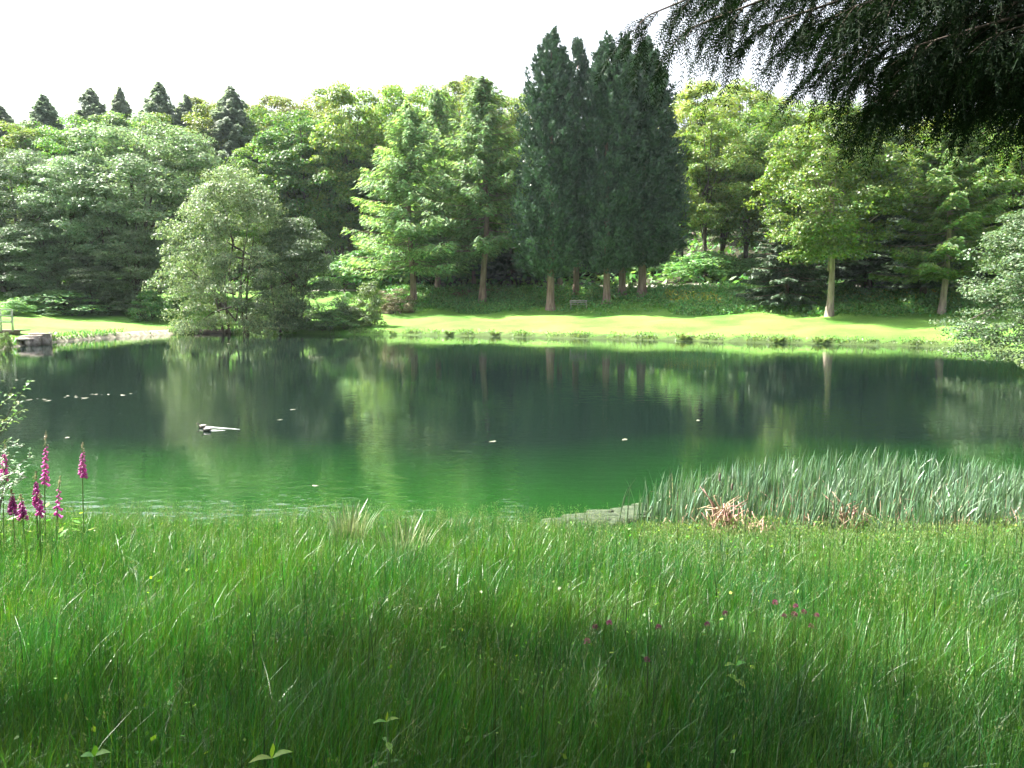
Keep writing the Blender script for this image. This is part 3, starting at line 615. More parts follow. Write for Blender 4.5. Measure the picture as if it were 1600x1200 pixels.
scatter_leaves('bank_undergrowth', 'under', bx, by, .55, .22, 'rough dark green herbs covering the shaded far bank')
bx, by = band(26000, 23, 75, (-75, 85), (60, 150))
scatter_leaves('woodland_undergrowth', 'under', bx, by, 1.2, .7, 'dark undergrowth on the floor of the far wood')
bx, by = band(4200, .02, .5, (-14, 30), (44, 70), lambda x, y, s: np.clip(.35 + .65 * np.sin(x * 2.3) * np.sin(x * .71 + 1), .05, 1))
scatter_leaves('waterside_plants', 'underlit', bx, by, .22, .13, 'low leafy plants fringing the edge of the far lawn', .4, .5)
bx, by = band(1500, .02, .5, (-38, -20), (44, 70), lambda x, y, s: np.clip(.3 + .7 * np.sin(x * 1.9), .05, 1))
scatter_leaves('waterside_plants', 'under', bx, by, .3, .2, 'low plants fringing the edge of the small left lawn', .4, .5)
bx, by = band(900, 16, 19.5, (13.5, 17.5), (68, 80)); scatter_leaves('yellow_flowers', 'yellowfl', bx, by, .6, .15, 'yellow wildflowers on the bank right of the cypresses', .8)
q = [at(px, 462, 74) for px in (1150, 1420)]
bx, by = band(900, 17.5, 20.5, (20, 36), (60, 78)); scatter_leaves('yellow_flowers', 'yellowfl', bx, by, .5, .12, 'scattered yellow wildflowers along the top of the right bank', .8)
q = at(720, 450, 85.5)
a = rng.normal(size=(2600, 2)) * np.array((1.6, .9)) + q[:2]
scatter_leaves('fallen_leaves', 'leaflitter', a[:, 0], a[:, 1], .12, .3, 'heap of red-brown fallen leaves under the larches', .7)
# individual edge tufts
def tuft_mesh(seed, n=55, h=.55, spread=.25, wd=.035, mat='underlit'):
    g = np.random.default_rng(seed); m_ = M()
    a = g.uniform(0, 6.28, n); r = np.sqrt(g.random(n)) * spread
    for i in range(n):
        L = h * g.uniform(.5, 1.1); lean = g.uniform(.1, .7); az = a[i] + g.normal() * .6
        p = np.array((math.cos(a[i]) * r[i], math.sin(a[i]) * r[i], 0)); o = np.array((math.cos(az), math.sin(az), 0))
        w = np.array((-o[1], o[0], 0)) * wd * g.uniform(.6, 1.2)
        s = np.linspace(0, 1, 4)
        c = p + o * (lean * L * s ** 1.8)[:, None] + np.array((0, 0, 1)) * (L * (s - .25 * s * s * lean))[:, None]
        ws = (np.array((.7, 1, .8, .05)))[:, None] * w
        V_ = np.concatenate((c - ws, c + ws)); m_.add(V_, [(k, k + 1, k + 5, k + 4) for k in range(3)])
    return m_.mesh('tuft', mat)
tm = [tuft_mesh(71), tuft_mesh(72, h=.7)]
for px, d, sc, lab in [(612, 63.2, 1.0, 'leafy tuft at the water edge nearest the lower willow'), (700, 63, 1.3, 'leafy tuft at the water edge below the larches'),
                       (772, 61.3, 1.3, 'rounded leafy tuft at the water edge below the tallest larch'), (1068, 56.2, 1.6, 'taller dark tuft leaning over the water right of the bench'),
                       (1212, 53.6, 1.7, 'wide leafy tuft at the water edge, first of the pair by the white-trunked tree'), (1280, 52.3, 1.9, 'largest leafy tuft at the water edge below the white-trunked tree'),
                       (78, 54.4, 1.8, 'grassy tuft at the end of the stone steps')]:
    # slide outward until on land
    q = at(px, 530, d)
    while sdist(np.array([q[0]]), np.array([q[1]]))[0] < .12: d += .1; q = at(px, 530, d)
    o = obj('waterside_tuft', tm[int(px) % 2], None, (q[0], q[1], gz(q[0], q[1]) - .02)); o.scale = (sc * .8, sc * .8, sc * .38)
    tag(o, lab, 'plant', 'tufts along the far water edge')

# path ribbon behind the cypresses and the sunny track on the left
def ribbon(name, pts, w, mat, label, lift=.03):
    pts = np.array(pts, float); s = np.linspace(0, 1, 60); t0 = np.linspace(0, 1, len(pts))
    c = np.stack((np.interp(s, t0, pts[:, 0]), np.interp(s, t0, pts[:, 1])), 1)
    tg = np.gradient(c, axis=0); tg /= np.linalg.norm(tg, axis=1, keepdims=True); nn = np.stack((-tg[:, 1], tg[:, 0]), 1)
    V_ = []
    ks = np.linspace(-1, 1, 5)
    for k in ks:
        p = c + nn * (k * w / 2 * (1 + .12 * np.sin(s * 40 + k * 3)))[:, None]; V_.append(np.stack((p[:, 0], p[:, 1], ground(p[:, 0], p[:, 1]) + lift * (1.0 if abs(k) < .9 else .3)), 1))
    V_ = np.vstack(V_); n = 60
    Q_ = np.array([(a * n + i, a * n + i + 1, (a + 1) * n + i + 1, (a + 1) * n + i) for a in range(4) for i in range(n - 1)])
    return kind(obj(name, mesh_np(name, V_, Q_, mat, True)), 'structure', label)
ribbon('path', [at(480, 445, 90)[:2], at(560, 445, 90)[:2], at(700, 445, 91)[:2], at(880, 447, 88)[:2], at(1040, 450, 85)[:2], at(1200, 450, 80)[:2], at(1500, 450, 75)[:2]], 1.8, 'path', 'pale gravel path along the foot of the wood', .05)
sh = [PX[i] for i in range(0, 5)]
c = np.mean(PX, axis=0)
ribbon('shoreline', [p + (c - p) / np.linalg.norm(c - p) * -.1 for p in sh], .8, 'mud', 'pale muddy shore edging the small left lawn', .04)

# ------------------------------------------------------------------ bench
q = at(904, 482, 75); rz = .0
t = thing('park_bench', 'weathered wooden bench on the far lawn in front of the cypress trunks', 'bench', (q[0], q[1], gz(q[0], q[1])))
m_ = M(); [m_.box((0, .12 - k * .11, .43), (1.55, .09, .035)) for k in range(4)]; obj('seat', m_.mesh('seat', 'wood_grey'), t)
m_ = M(); [m_.box((0, .235 + k * .02, .60 + k * .14), (1.55, .03, .10)) for k in range(2)]; obj('backrest', m_.mesh('backrest', 'wood_grey'), t)
for sx in (-1, 1):
    m_ = M(); m_.box((sx * .68, -.2, .2), (.07, .07, .44)); obj('leg', m_.mesh('leg', 'wood_grey'), t)
    m_ = M(); m_.box((sx * .68, .2, .39), (.07, .06, .82), rx=-.06); obj('leg', m_.mesh('leg', 'wood_grey'), t)
    m_ = M(); m_.box((sx * .68, 0, .62), (.06, .46, .04)); m_.box((sx * .68, -.2, .51), (.05, .05, .18)); obj('armrest', m_.mesh('armrest', 'wood_grey'), t)

# ------------------------------------------------------------------ railing, deck, steps on the left
d0 = 53.5
q0, q1 = at(-40, 500, d0), at(19, 500, d0 + .3)
gzr = at(10, 513, d0)[2]
t = thing('wooden_railing', 'pale wooden railing on a low footbridge at the left edge', 'railing', (q1[0], q1[1], gzr))
Lr = q1[0] - q0[0]; top = at(10, 483.5, d0)[2] - gzr
for k in range(4):
    m_ = M(); m_.box((-k * Lr / 3, 0, top / 2 - .1), (.09, .09, top + .2)); obj('post', m_.mesh('post', 'wood_pale'), t)
for k, zz in enumerate((top - .02, top * .66, top * .33)):
    m_ = M(); m_.box((-Lr / 2, -.065, zz), (Lr + .1, .035, .10)); obj('rail', m_.mesh('rail', 'wood_pale'), t)
t2 = thing('footbridge', 'low wooden footbridge deck carrying the railing', 'footbridge', (q1[0], q1[1], gzr))
m_ = M(); [m_.box((-Lr / 2 + .1, .1 + k * .16, -.16), (Lr + .6, .15, .06)) for k in range(8)]; obj('deck', m_.mesh('deck', 'brown_timber'), t2)
m_ = M(); m_.box((-Lr / 2 + .1, .16, -.30), (Lr + .5, .14, .2)); obj('beam', m_.mesh('beam', 'brown_timber'), t2)
for k in range(2):
    m_ = M(); m_.box((-.3 - k * 1.6, .3, -.75), (.3, .3, .7)); obj('support', m_.mesh('support', 'stone'), t2)
q = at(26, 533, 50.0)
t = thing('stone_steps', 'broad pale stone landing steps at the left shore below the railing', 'steps', (q[0], q[1], .0))
m_ = M(); m_.box(.62 * np.array((0, .5, .62)), .62 * np.array((2.3, .9, .12)), rz=.12); obj('tread', m_.mesh('tread', 'stone'), t)
m_ = M(); m_.box(.62 * np.array((.55, 1.5, .86)), .62 * np.array((1.7, .9, .11)), rz=.12); obj('tread', m_.mesh('tread', 'stone'), t)
m_ = M(); m_.box(.62 * np.array((.95, 2.5, 1.05)), .62 * np.array((1.9, .9, .11)), rz=.12); obj('tread', m_.mesh('tread', 'stone'), t)
for k in range(3):
    m_ = M(); m_.box(.62 * np.array((-.85 + k * .85, .5, .27)), .62 * np.array((.35, .6, .58)), rz=.12); obj('support', m_.mesh('support', 'stone'), t)
m_ = M(); m_.box(.62 * np.array((.3, 1.55, .38)), .62 * np.array((1.9, 1.2, .82)), rz=.12); obj('base', m_.mesh('base', 'stone'), t)
m_ = M(); m_.box(.62 * np.array((.9, 2.7, .5)), .62 * np.array((1.5, .9, .95)), rz=.12); obj('base', m_.mesh('base', 'stone'), t)
# log edging at the willow's foot
q = onz(330, 520.5); m_ = M()
xs = np.linspace(-1.5, 1.5, 9); m_.tube(np.stack((xs, .04 * np.sin(xs * 2), .12 + 0 * xs), 1), .17 + .015 * np.sin(xs * 5), 8)
o = obj('timber_log', m_.mesh('timber_log', 'brown_timber', True), None, (q[0], q[1] - .3, .02)); tag(o, 'brown timber log lying at the water under the big willow', 'log')

# ------------------------------------------------------------------ ducks, wakes, floating leaves, painted ripple sparkles
def loft(rings, k=12):
    m_ = M(); V_ = []
    th = np.linspace(0, 2 * math.pi, k, endpoint=False)
    for (x, z, rx, rz_) in rings: V_.append(np.stack((np.full(k, x), np.cos(th) * rx, z + np.sin(th) * rz_), 1))
    V_ = np.vstack(V_); n = len(rings)
    m_.add(V_, [(i * k + j, i * k + (j + 1) % k, (i + 1) * k + (j + 1) % k, (i + 1) * k + j) for i in range(n - 1) for j in range(k)])
    return m_
def duck(px, py, label, sc):
    q = onz(px, py)
    t = thing('duck', label, 'duck', (q[0], q[1], 0), 'pair of ducks', math.pi + .1, (sc * .58, sc * .58, sc * .58))
    b_ = loft([(-.25, .12, .004, .004), (-.22, .115, .035, .012), (-.16, .09, .075, .05), (-.08, .065, .105, .085), (.02, .055, .11, .095), (.10, .06, .095, .09), (.15, .085, .06, .07), (.172, .13, .038, .045), (.178, .165, .034, .034), (.19, .20, .040, .038), (.212, .215, .041, .040), (.24, .21, .028, .028), (.252, .205, .006, .006)])
    obj('body', b_.mesh('body', 'duck', True), t)
    bl = loft([(.245, .203, .018, .012), (.27, .198, .019, .009), (.298, .194, .016, .006), (.305, .193, .003, .002)], 8); obj('bill', bl.mesh('bill', 'duckbill', True), t)
    for s in (-1, 1):
        w = loft([(-.2, .12, .006, .01), (-.12, .11, .02, .04), (0, .1, .022, .055), (.08, .095, .015, .04), (.11, .09, .004, .01)], 8)
        wm = w.mesh('wing', 'duckside', True); wo = obj('wing', wm, t, (0, s * .095, 0))
duck(316, 668, 'small dark duck swimming ahead of its partner, trailing a long white wake', .75)
duck(323, 673.5, 'small dark duck swimming just behind and nearer, with a pale flank', .8)
def wake(px0, py0, px1, py1, wd, label):
    a, b_ = onz(px0, py0), onz(px1, py1); n = 40; s = np.linspace(0, 1, n)
    c = a + (b_ - a) * s[:, None]; w = wd * (1 - .75 * s) * (1 + .35 * np.sin(s * 31) + .25 * np.sin(s * 77)) * np.clip(s * 12, .2, 1)
    h = .022 * (1 - s * .7)
    up = np.array((0, 1.0, 0))
    V_ = np.vstack((c - up * w[:, None], c + np.array((0, 0, 1)) * h[:, None], c + up * w[:, None])); V_[:n, 2] = .003; V_[2 * n:, 2] = .003
    Q_ = [(r_ * n + i, r_ * n + i + 1, (r_ + 1) * n + i + 1, (r_ + 1) * n + i) for r_ in range(2) for i in range(n - 1)]
    kind(obj('duck_wake', mesh_np('duck_wake', V_, np.array(Q_), 'foam', True)), 'stuff', label)
MT['foam'] = noisemat('wake_foam', (0.3, 0.34, 0.32), (0.5, 0.53, 0.5), 15, rough=.3)
wake(319, 667, 375, 671, .055, 'long white wake behind the leading duck')
wake(327, 673, 352, 672.5, .035, 'short wake behind the nearer duck')
# floating leaves and painted ripple sparkles: slightly curled oval discs
def leaf_sparkle_disc(seed):
    g = np.random.default_rng(seed); n = 10; th = np.linspace(0, 2 * math.pi, n, endpoint=False)
    r = 1 + .2 * g.normal(size=n) * .5
    ring = np.stack((np.cos(th) * r, .6 * np.sin(th) * r, .05 + .07 * np.cos(th * 2)), 1); inn = ring * np.array((.5, .5, .6)); low = ring - np.array((0, 0, .06))
    V_ = np.vstack((ring, inn, low)); Q_ = [(i, (i + 1) % n, n + (i + 1) % n, n + i) for i in range(n)] + [(2 * n + i, 2 * n + (i + 1) % n, (i + 1) % n, i) for i in range(n)] + [(n, n + 1 + k, n + 2 + k, n + 3 + k) for k in range(0, n - 3, 2)]
    return mesh_np('leaf_and_sparkle', V_, np.array(Q_), 'leafsparkle', True)
LD = [leaf_sparkle_disc(s) for s in (1, 2, 3)]
fl = [(358, 537, .22, 'single pale speck floating below the big willow'), (458, 640, .13, 'pale leaf floating alone right of the ducks'), (437, 656, .11, 'small pale leaf floating below the lone one right of the ducks'),
      (770, 690, .16, 'pale leaf floating in mid pond below the larch reflections'), (976, 687, .17, 'brightest pale leaf floating below the cypress reflections'), (1091, 657, .14, 'pale leaf floating below the right end of the cypress reflections'),
      (105, 684, .13, 'pale leaf floating above the middle foxglove'), (26, 594, .16, 'pale leaf floating beyond the leafy sapling'), (52, 595.5, .2, 'flat pale leaf floating beyond the sapling tip'),
      (493, 759, .1, 'tiny pale leaf floating off the near bank')]
for i, (px, py, r, lab) in enumerate(fl):
    q = onz(px, py); o = obj('leaf_and_sparkle', LD[i % 3], None, (q[0], q[1], .002)); o.scale = (r * .55, r * .55, r * .4); o.rotation_euler = (0, 0, .3 * i); tag(o, lab, 'leaf', 'leaves floating on the pond')
for i, (px, py) in enumerate([(59, 623), (70, 624), (73, 626.5), (101, 621), (106, 619), (119, 618), (120, 620.5), (133, 622), (143, 616), (149, 616.5), (159, 617), (170, 616.5), (193, 617.5), (205, 615), (45, 625)]):  # sparkles of light on ripples, made as pale discs
    q = onz(px, py); o = obj('leaf_and_sparkle', LD[i % 3], None, (q[0], q[1], .002)); r = .035 + .016 * (i * 7 % 5); o.scale = (r, r, r); o.rotation_euler = (0, 0, .5 * i); tag(o, 'pale disc painted as a ripple sparkle, in the loose row across the left of the pond', 'leaf', 'row of painted ripple sparkles')

# floating weed mats beside the reeds
m_ = M(); g = np.random.default_rng(5)
for k in range(80):
    px = g.uniform(865, 1010); py = 822 - 22 * (px - 865) / 145 + g.normal() * 5
    q = onz(px, py); n = 12; th = np.linspace(0, 2 * math.pi, n, endpoint=False); r = g.uniform(.05, .17) * (1 + .25 * np.sin(th * 3 + k))
    top_ = np.stack((q[0] + np.cos(th) * r * 1.5, q[1] + np.sin(th) * r, np.full(n, .012 + .0003 * k)), 1); inn = top_ * .5 + np.array((q[0], q[1], .02 + .0003 * k)) * .5; low = top_ - np.array((0, 0, .03 + .001 * k))
    m_.add(np.vstack((top_, inn, low)), [(i, (i + 1) % n, n + (i + 1) % n, n + i) for i in range(n)] + [(2 * n + i, 2 * n + (i + 1) % n, (i + 1) % n, i) for i in range(n)] + [(n, n + 1 + j, n + 2 + j, n + 3 + j) for j in range(0, n - 3, 2)])
kind(obj('floating_weed', m_.mesh('floating_weed', 'weed')), 'stuff', 'grey-green floating weed at the left end of the reeds')

# ------------------------------------------------------------------ blades: grass and reeds
def blades(name, mat, base, L, az, lean, wd, label, bend=1.8, seg=4, flop=None):
    n = len(base); s = np.linspace(0, 1, seg + 1)
    o = np.stack((np.cos(az), np.sin(az), 0 * az), 1); w = np.stack((-np.sin(az + .0), np.cos(az), 0 * az), 1)
    tw = rng.uniform(-1.3, 1.3, n); w = w * np.cos(tw)[:, None] + o * np.sin(tw)[:, None]
    c = base[:, None, :] + o[:, None, :] * (lean * L)[:, None, None] * (s ** bend)[None, :, None]
    zz = L[:, None] * (s[None, :] - .42 * np.clip(lean, 0, 1.2)[:, None] * s[None, :] ** 2.5)
    c = c + np.array((0, 0, 1.0))[None, None, :] * zz[:, :, None]
    prof = np.interp(s, [0, .3, .7, 1], [.8, 1, .7, .04])
    ws = w[:, None, :] * (wd[:, None] * prof[None, :])[:, :, None] * .5
    V_ = np.concatenate((c - ws, c + ws), 1).reshape(-1, 3); k = seg + 1
    q_ = np.array([(i, i + 1, k + i + 1, k + i) for i in range(seg)])
    Q_ = (np.arange(n)[:, None, None] * (2 * k) + q_[None]).reshape(-1, 4)
    return kind(obj(name, mesh_np(name, V_, Q_, mat)), 'stuff', label)
rng = np.random.default_rng(123)
# near meadow
def fan(n, d0, d1, p=1.0, side=.66):
    d = d0 + (d1 - d0) * rng.random(n) ** p
    x = rng.uniform(-1, 1, n) * (side * d + .5)
    return x, d
NG = 210000
x, y = fan(NG, .9, 10.8, .82)
s = sdist(x, y); k = s > .04
x, y, s = x[k], y[k], s[k]
hn = .5 + .5 * np.sin(x * 1.7 + 1.3 * np.sin(y * 1.1)) * np.sin(y * 1.9 + .8 * np.sin(x * 1.2))
bare = np.exp(-(((x + 1.35) / .45) ** 2 + ((y - 2.75) / .5) ** 2)); k = rng.random(len(x)) > bare * .75
x, y, s, hn = x[k], y[k], s[k], hn[k]
hmul = np.interp(s, [0, 1.5, 4, 8], [.5, .8, 1.0, 1.0]) * (1 - .45 * np.clip((x - .6) / 1.2, 0, 1) * np.clip((3.2 - s) / 2, 0, 1))
L = (.34 + .22 * hn) * rng.uniform(.55, 1.3, len(x)) * hmul
base = np.stack((x, y, ground(x, y) - .02), 1)
lean = np.abs(rng.normal(.28, .25, len(x))); az = rng.normal(.3, 1.5, len(x))
blades('meadow_grass', 'grass', base, L, az, lean, rng.uniform(.002, .0055, len(x)) * np.interp(y, [1, 5, 10], [.8, 1.1, 1.7]), 'tall green meadow grass on the near bank')
# tall fine stems with seed heads
n = 5200; x, y = fan(n, 2.2, 10.5, .5); k = sdist(x, y) > .1; x, y = x[k], y[k]
L = rng.uniform(.5, .85, len(x)) * np.interp(sdist(x, y), [0, 2, 4], [.5, .8, 1.0]) * np.where((x > 1.0) & (sdist(x, y) < 2.5), .7, 1); az = rng.normal(.3, 1.2, len(x)); lean = np.abs(rng.normal(.16, .12, len(x)))
z0 = ground(x, y); base = np.stack((x, y, z0), 1)
blades('grass_stems', 'grass', base, L, az, lean, np.full(len(x), .0025) * np.interp(y, [2, 10], [1, 1.6]), 'thin flowering grass stems in the near meadow', bend=2.0)
tip = base + np.stack((np.cos(az) * lean * L, np.sin(az) * lean * L, L * (1 - .42 * lean)), 1)
K = 16; pid = np.repeat(np.arange(len(x)), K); u = rng.random(len(pid)); tp = tip[pid].copy()
tp[:, 2] -= u * .15; tp[:, :2] += rng.normal(size=(len(pid), 2)) * (.004 + .014 * u)[:, None] - np.stack((np.cos(az[pid]), np.sin(az[pid])), 1) * (lean[pid] * u * .25)[:, None]
m_ = M(); m_.leaves(tp, rdir(len(pid)) * .6 + np.array((0, 0, 1)), rdir(len(pid)), rng.uniform(.008, .02, len(pid)), .0045)
kind(obj('grass_seed_heads', m_.mesh('grass_seed_heads', 'seed')), 'stuff', 'pale feathery seed heads above the meadow grass')
# silvery bent blades and herb leaves in the sward
n = 7000; x, y = fan(n, 1.4, 8.5, .8); k = sdist(x, y) > .3; x, y = x[k], y[k]
blades('silvery_blades', 'drygrass', np.stack((x, y, ground(x, y)), 1), rng.uniform(.2, .52, len(x)), rng.uniform(0, 6.28, len(x)), rng.uniform(.5, 1.2, len(x)), rng.uniform(.0016, .004, len(x)), 'pale bent blades scattered through the meadow')
n = 900; x, y = fan(n, 1.5, 9, .7); k = sdist(x, y) > .3; x, y = x[k], y[k]; n = len(x)
MT['darkstem'] = leafmat('dark_stalks', (0.022, 0.04, 0.018), fac=.1, objvar=0)
blades('dark_stalks', 'darkstem', np.stack((x, y, ground(x, y)), 1), rng.uniform(.42, .72, n), rng.uniform(0, 6.28, n), np.abs(rng.normal(.1, .1, n)), rng.uniform(.003, .006, n) * np.interp(y, [1, 9], [.8, 1.5]), 'dark upright stalks standing among the meadow grass')
n = 3600; x, y = fan(n, 1.2, 9.5, .8); k = sdist(x, y) > .2; x, y = x[k], y[k]; n = len(x)
m_ = M(); nv = rdir(n) * .7 + np.array((0, 0, 1)); sz = rng.uniform(.015, .045, n)
m_.leaves(np.stack((x, y, ground(x, y) + rng.uniform(.05, .34, n)), 1), rdir(n), nv, sz, sz * .6)
kind(obj('meadow_herbs', m_.mesh('meadow_herbs', 'weedleaf')), 'stuff', 'small herb leaves mixed into the meadow grass')
# brighter rank plants in front of the reeds
n = 16000; px = rng.uniform(1000, 1640, n); d = rng.uniform(9.0, 10.4, n); x = (px - 800) / F * d; k = sdist(x, d) > -.1; x, y = x[k], d[k]; n = len(x)
m_ = M(); sz = rng.uniform(.015, .045, n)
m_.leaves(np.stack((x, y, np.maximum(ground(x, y), 0) + rng.uniform(.02, 1, n) * (.16 + .16 * (.5 + .5 * np.sin(x * 2.7) * np.sin(x * 1.1 + y * 3)))), 1), rdir(n) + np.array((0, 0, 1.6)), rdir(n), sz, sz * .3)
kind(obj('bank_herbs', m_.mesh('bank_herbs', 'bankherb')), 'stuff', 'light green herbs between the meadow and the reeds')
# reeds
n = 9500; px = 958 + 720 * rng.random(n) ** .85; dmax = np.interp(px, [958, 1000, 1100, 1250, 1480, 1680], [10.9, 11.3, 12.4, 13.7, 13.5, 12.6])
d = 10.2 + (dmax - 10.2) * rng.random(n) ** .9
x = (px - 800) / F * d
dens = np.interp(px, [958, 1000, 1060, 1180], [.08, .3, .55, .9]) * (.55 + .45 * np.sin(x * 2.3 + d) * np.sin(d * 2.9 - x))
k = rng.random(n) < dens; px, d, x = px[k], d[k], x[k]
L = rng.uniform(.26, .62, len(x)) * np.interp(px, [958, 1150, 1400, 1600], [1.15, 1.05, 1.05, .9]) * (1 + .14 * np.sin(x * 3.1) * np.sin(d * 4))
blades('reeds', 'reed', np.stack((x, d, np.maximum(ground(x, d), 0) - .02), 1), L, rng.normal(.2, 1.0, len(x)), np.abs(rng.normal(.15, .2, len(x))), rng.uniform(.011, .024, len(x)), 'blue-green reed bed standing in the shallows', bend=1.6)
n = 520; px = 1040 + 600 * rng.random(n); d = rng.uniform(10.1, 12.2, n); x = (px - 800) / F * d
blades('dead_reed_stems', 'deadreed', np.stack((x, d, np.maximum(ground(x, d), 0) - .02), 1), rng.uniform(.2, .45, n), rng.uniform(0, 6.28, n), np.abs(rng.normal(.5, .35, n)), rng.uniform(.008, .016, n), 'dry tan stems scattered through the reed bed', bend=1.5)
for px, d, h, n, lab in [(1140, 10.15, .55, 60, 'largest clump of broken tan reeds at the front of the reed bed'), (1192, 10.1, .28, 30, 'low clump of broken tan reeds right of the largest one'), (1338, 10.5, .46, 30, 'thin clump of dead tan reeds in the middle of the reed bed')]:
    x = (px - 800) / F * d; m_ = M(); g = np.random.default_rng(px)
    for i in range(n):
        p0 = np.array((g.normal() * .09, g.normal() * .05, 0)); L_ = h * g.uniform(.5, 1.2); a_ = g.uniform(0, 6.28)
        p1 = p0 + np.array((math.cos(a_) * .06, math.sin(a_) * .06, L_ * .6)); p2 = p1 + np.array((math.cos(a_) * L_ * .28, math.sin(a_) * L_ * .2, g.uniform(-.45, .4) * L_))
        m_.tube([p0, p1, p1 * .85 + p2 * .15, p2], [.009, .009, .008, .004], 4)
    o = obj('dead_reed_clump', m_.mesh('dead_reed_clump', 'deadreed'), None, (x, d, max(gz(x, d), 0))); tag(o, lab, 'reeds', 'dead reed clumps')
for px, d, h, lab in [(1128, 11.2, .66, 'brown cattail head above the reeds near the largest dead clump'), (1148, 10.9, .58, 'lower brown cattail head beside the other one')]:
    x = (px - 800) / F * d; t = thing('cattail', lab, 'cattail', (x, d, 0), 'cattail heads')
    m_ = M(); m_.tube([(0, 0, -.05), (.01, 0, h * .5), (.02, 0, h)], [.006, .005, .003], 6); obj('stem', m_.mesh('stem', 'stem', True), t)
    m_ = M(); zs = np.linspace(h * .72, h * .9, 7); m_.tube(np.stack((.018 + 0 * zs, 0 * zs, zs), 1), [.004, .014, .016, .016, .016, .014, .004], 8); obj('head', m_.mesh('head', 'brown_timber', True), t)
# silvery tufts in the meadow edge
tsil = tuft_mesh(75, 90, .42, .14, .008, 'drygrass')
for px, py, d, lab in [(545, 815, 8.6, 'silvery arching grass tuft at the meadow edge, left of centre'), (630, 860, 7.2, 'silvery arching grass tuft below and right of the other one')]:
    q = at(px, py, d); o = obj('grass_tuft', tsil, None, (q[0], q[1], gz(q[0], q[1]) + .12)); o.scale = (1.1, 1.1, 1.15); tag(o, lab, 'grass tuft', 'silvery grass tufts')

# ------------------------------------------------------------------ foxgloves
def foxglove(px, toppy, d, hfl, label, lean=0.0, seed=0, dense=1.0):
    g = np.random.default_rng(seed); q = at(px, toppy, d); x, y = q[0], q[1]; z0 = gz(x, y); H = q[2] - z0
    t = thing('foxglove', label, 'foxglove', (x - lean * H, y, z0), 'foxgloves at the left of the near bank')
    f = lambda s: np.array((lean * H * s * s, 0, H * s))
    m_ = M(); m_.tube([f(s) for s in np.linspace(0, 1, 9)], np.linspace(.009, .003, 9), 6); obj('stem', m_.mesh('stem', 'stem', True), t)
    m_ = M(); s0 = 1 - hfl / H; nb = int(25 * dense); k = 7
    th = np.linspace(0, 2 * math.pi, k, endpoint=False)
    for i in range(nb):
        u = i / nb; s = s0 + (1 - s0) * u * .72; p = f(s); a = i * 2.4 + g.normal() * .3; ln = .05 * (1 - .55 * u)
        ax = np.array((math.cos(a), math.sin(a), -.75)); ax /= np.linalg.norm(ax); sd2 = np.array((-math.sin(a), math.cos(a), 0)); up = np.cross(ax, sd2)
        R_ = []
        for e, r in ((0, .004), (.25, .010), (.8, .013), (1.05, .018)):
            R_.append(p + ax * ln * e + (np.cos(th)[:, None] * sd2 + np.sin(th)[:, None] * up) * r * (1 - .5 * u))
        m_.add(np.vstack(R_), [(a_ * k + j, a_ * k + (j + 1) % k, (a_ + 1) * k + (j + 1) % k, (a_ + 1) * k + j) for a_ in range(3) for j in range(k)])
    obj('blossoms', m_.mesh('blossoms', 'magenta', True), t)
    m_ = M(); n = 40; u = g.random(n); pp = np.array([f(s0 + (1 - s0) * (.7 + .3 * v)) for v in u]); pp += g.normal(size=(n, 3)) * (.012 * (1.05 - u))[:, None]
    m_.leaves(pp, rdir(n) + np.array((0, 0, -.6)), rdir(n), np.full(n, .02), .012); obj('buds', m_.mesh('buds', 'pinkbud'), t)
    m_ = M(); n = 8; ss = g.uniform(.05, .5, n); a = g.uniform(0, 6.28, n); o = np.stack((np.cos(a), np.sin(a), 0 * a), 1)
    m_.leaves(np.array([f(v) for v in ss]) + o * .08, o + np.array((0, 0, .3)), np.array((0, 0, 1.0)) + rng.normal(size=(n, 3)) * .2, np.full(n, .11), .04); obj('leaves', m_.mesh('leaves', 'weedleaf'), t)
foxglove(8, 692, 8.2, .34, 'deep magenta foxglove at the left edge, beside the sapling', .06, 1, 1.3)
foxglove(72, 672, 8.2, .52, 'tallest foxglove with a long greenish bud tip', .05, 2)
foxglove(129, 690, 8.4, .34, 'foxglove standing alone on the right of the group', .03, 3)
foxglove(56, 736, 7.8, .32, 'thick magenta foxglove in the middle of the group', .02, 4, 1.3)
foxglove(18, 764, 7.4, .2, 'short dark pink foxglove low at the left edge', .0, 5)
foxglove(32, 772, 7.2, .2, 'short pale pink foxglove low beside the dark pink one', -.02, 6)
foxglove(94, 744, 7.8, .36, 'thin faded foxglove leaning right, between the thick one and the lone one', .08, 7, .55)
foxglove(62, 770, 7.4, .18, 'short faded foxglove directly below the thick magenta one', .03, 8, .6)

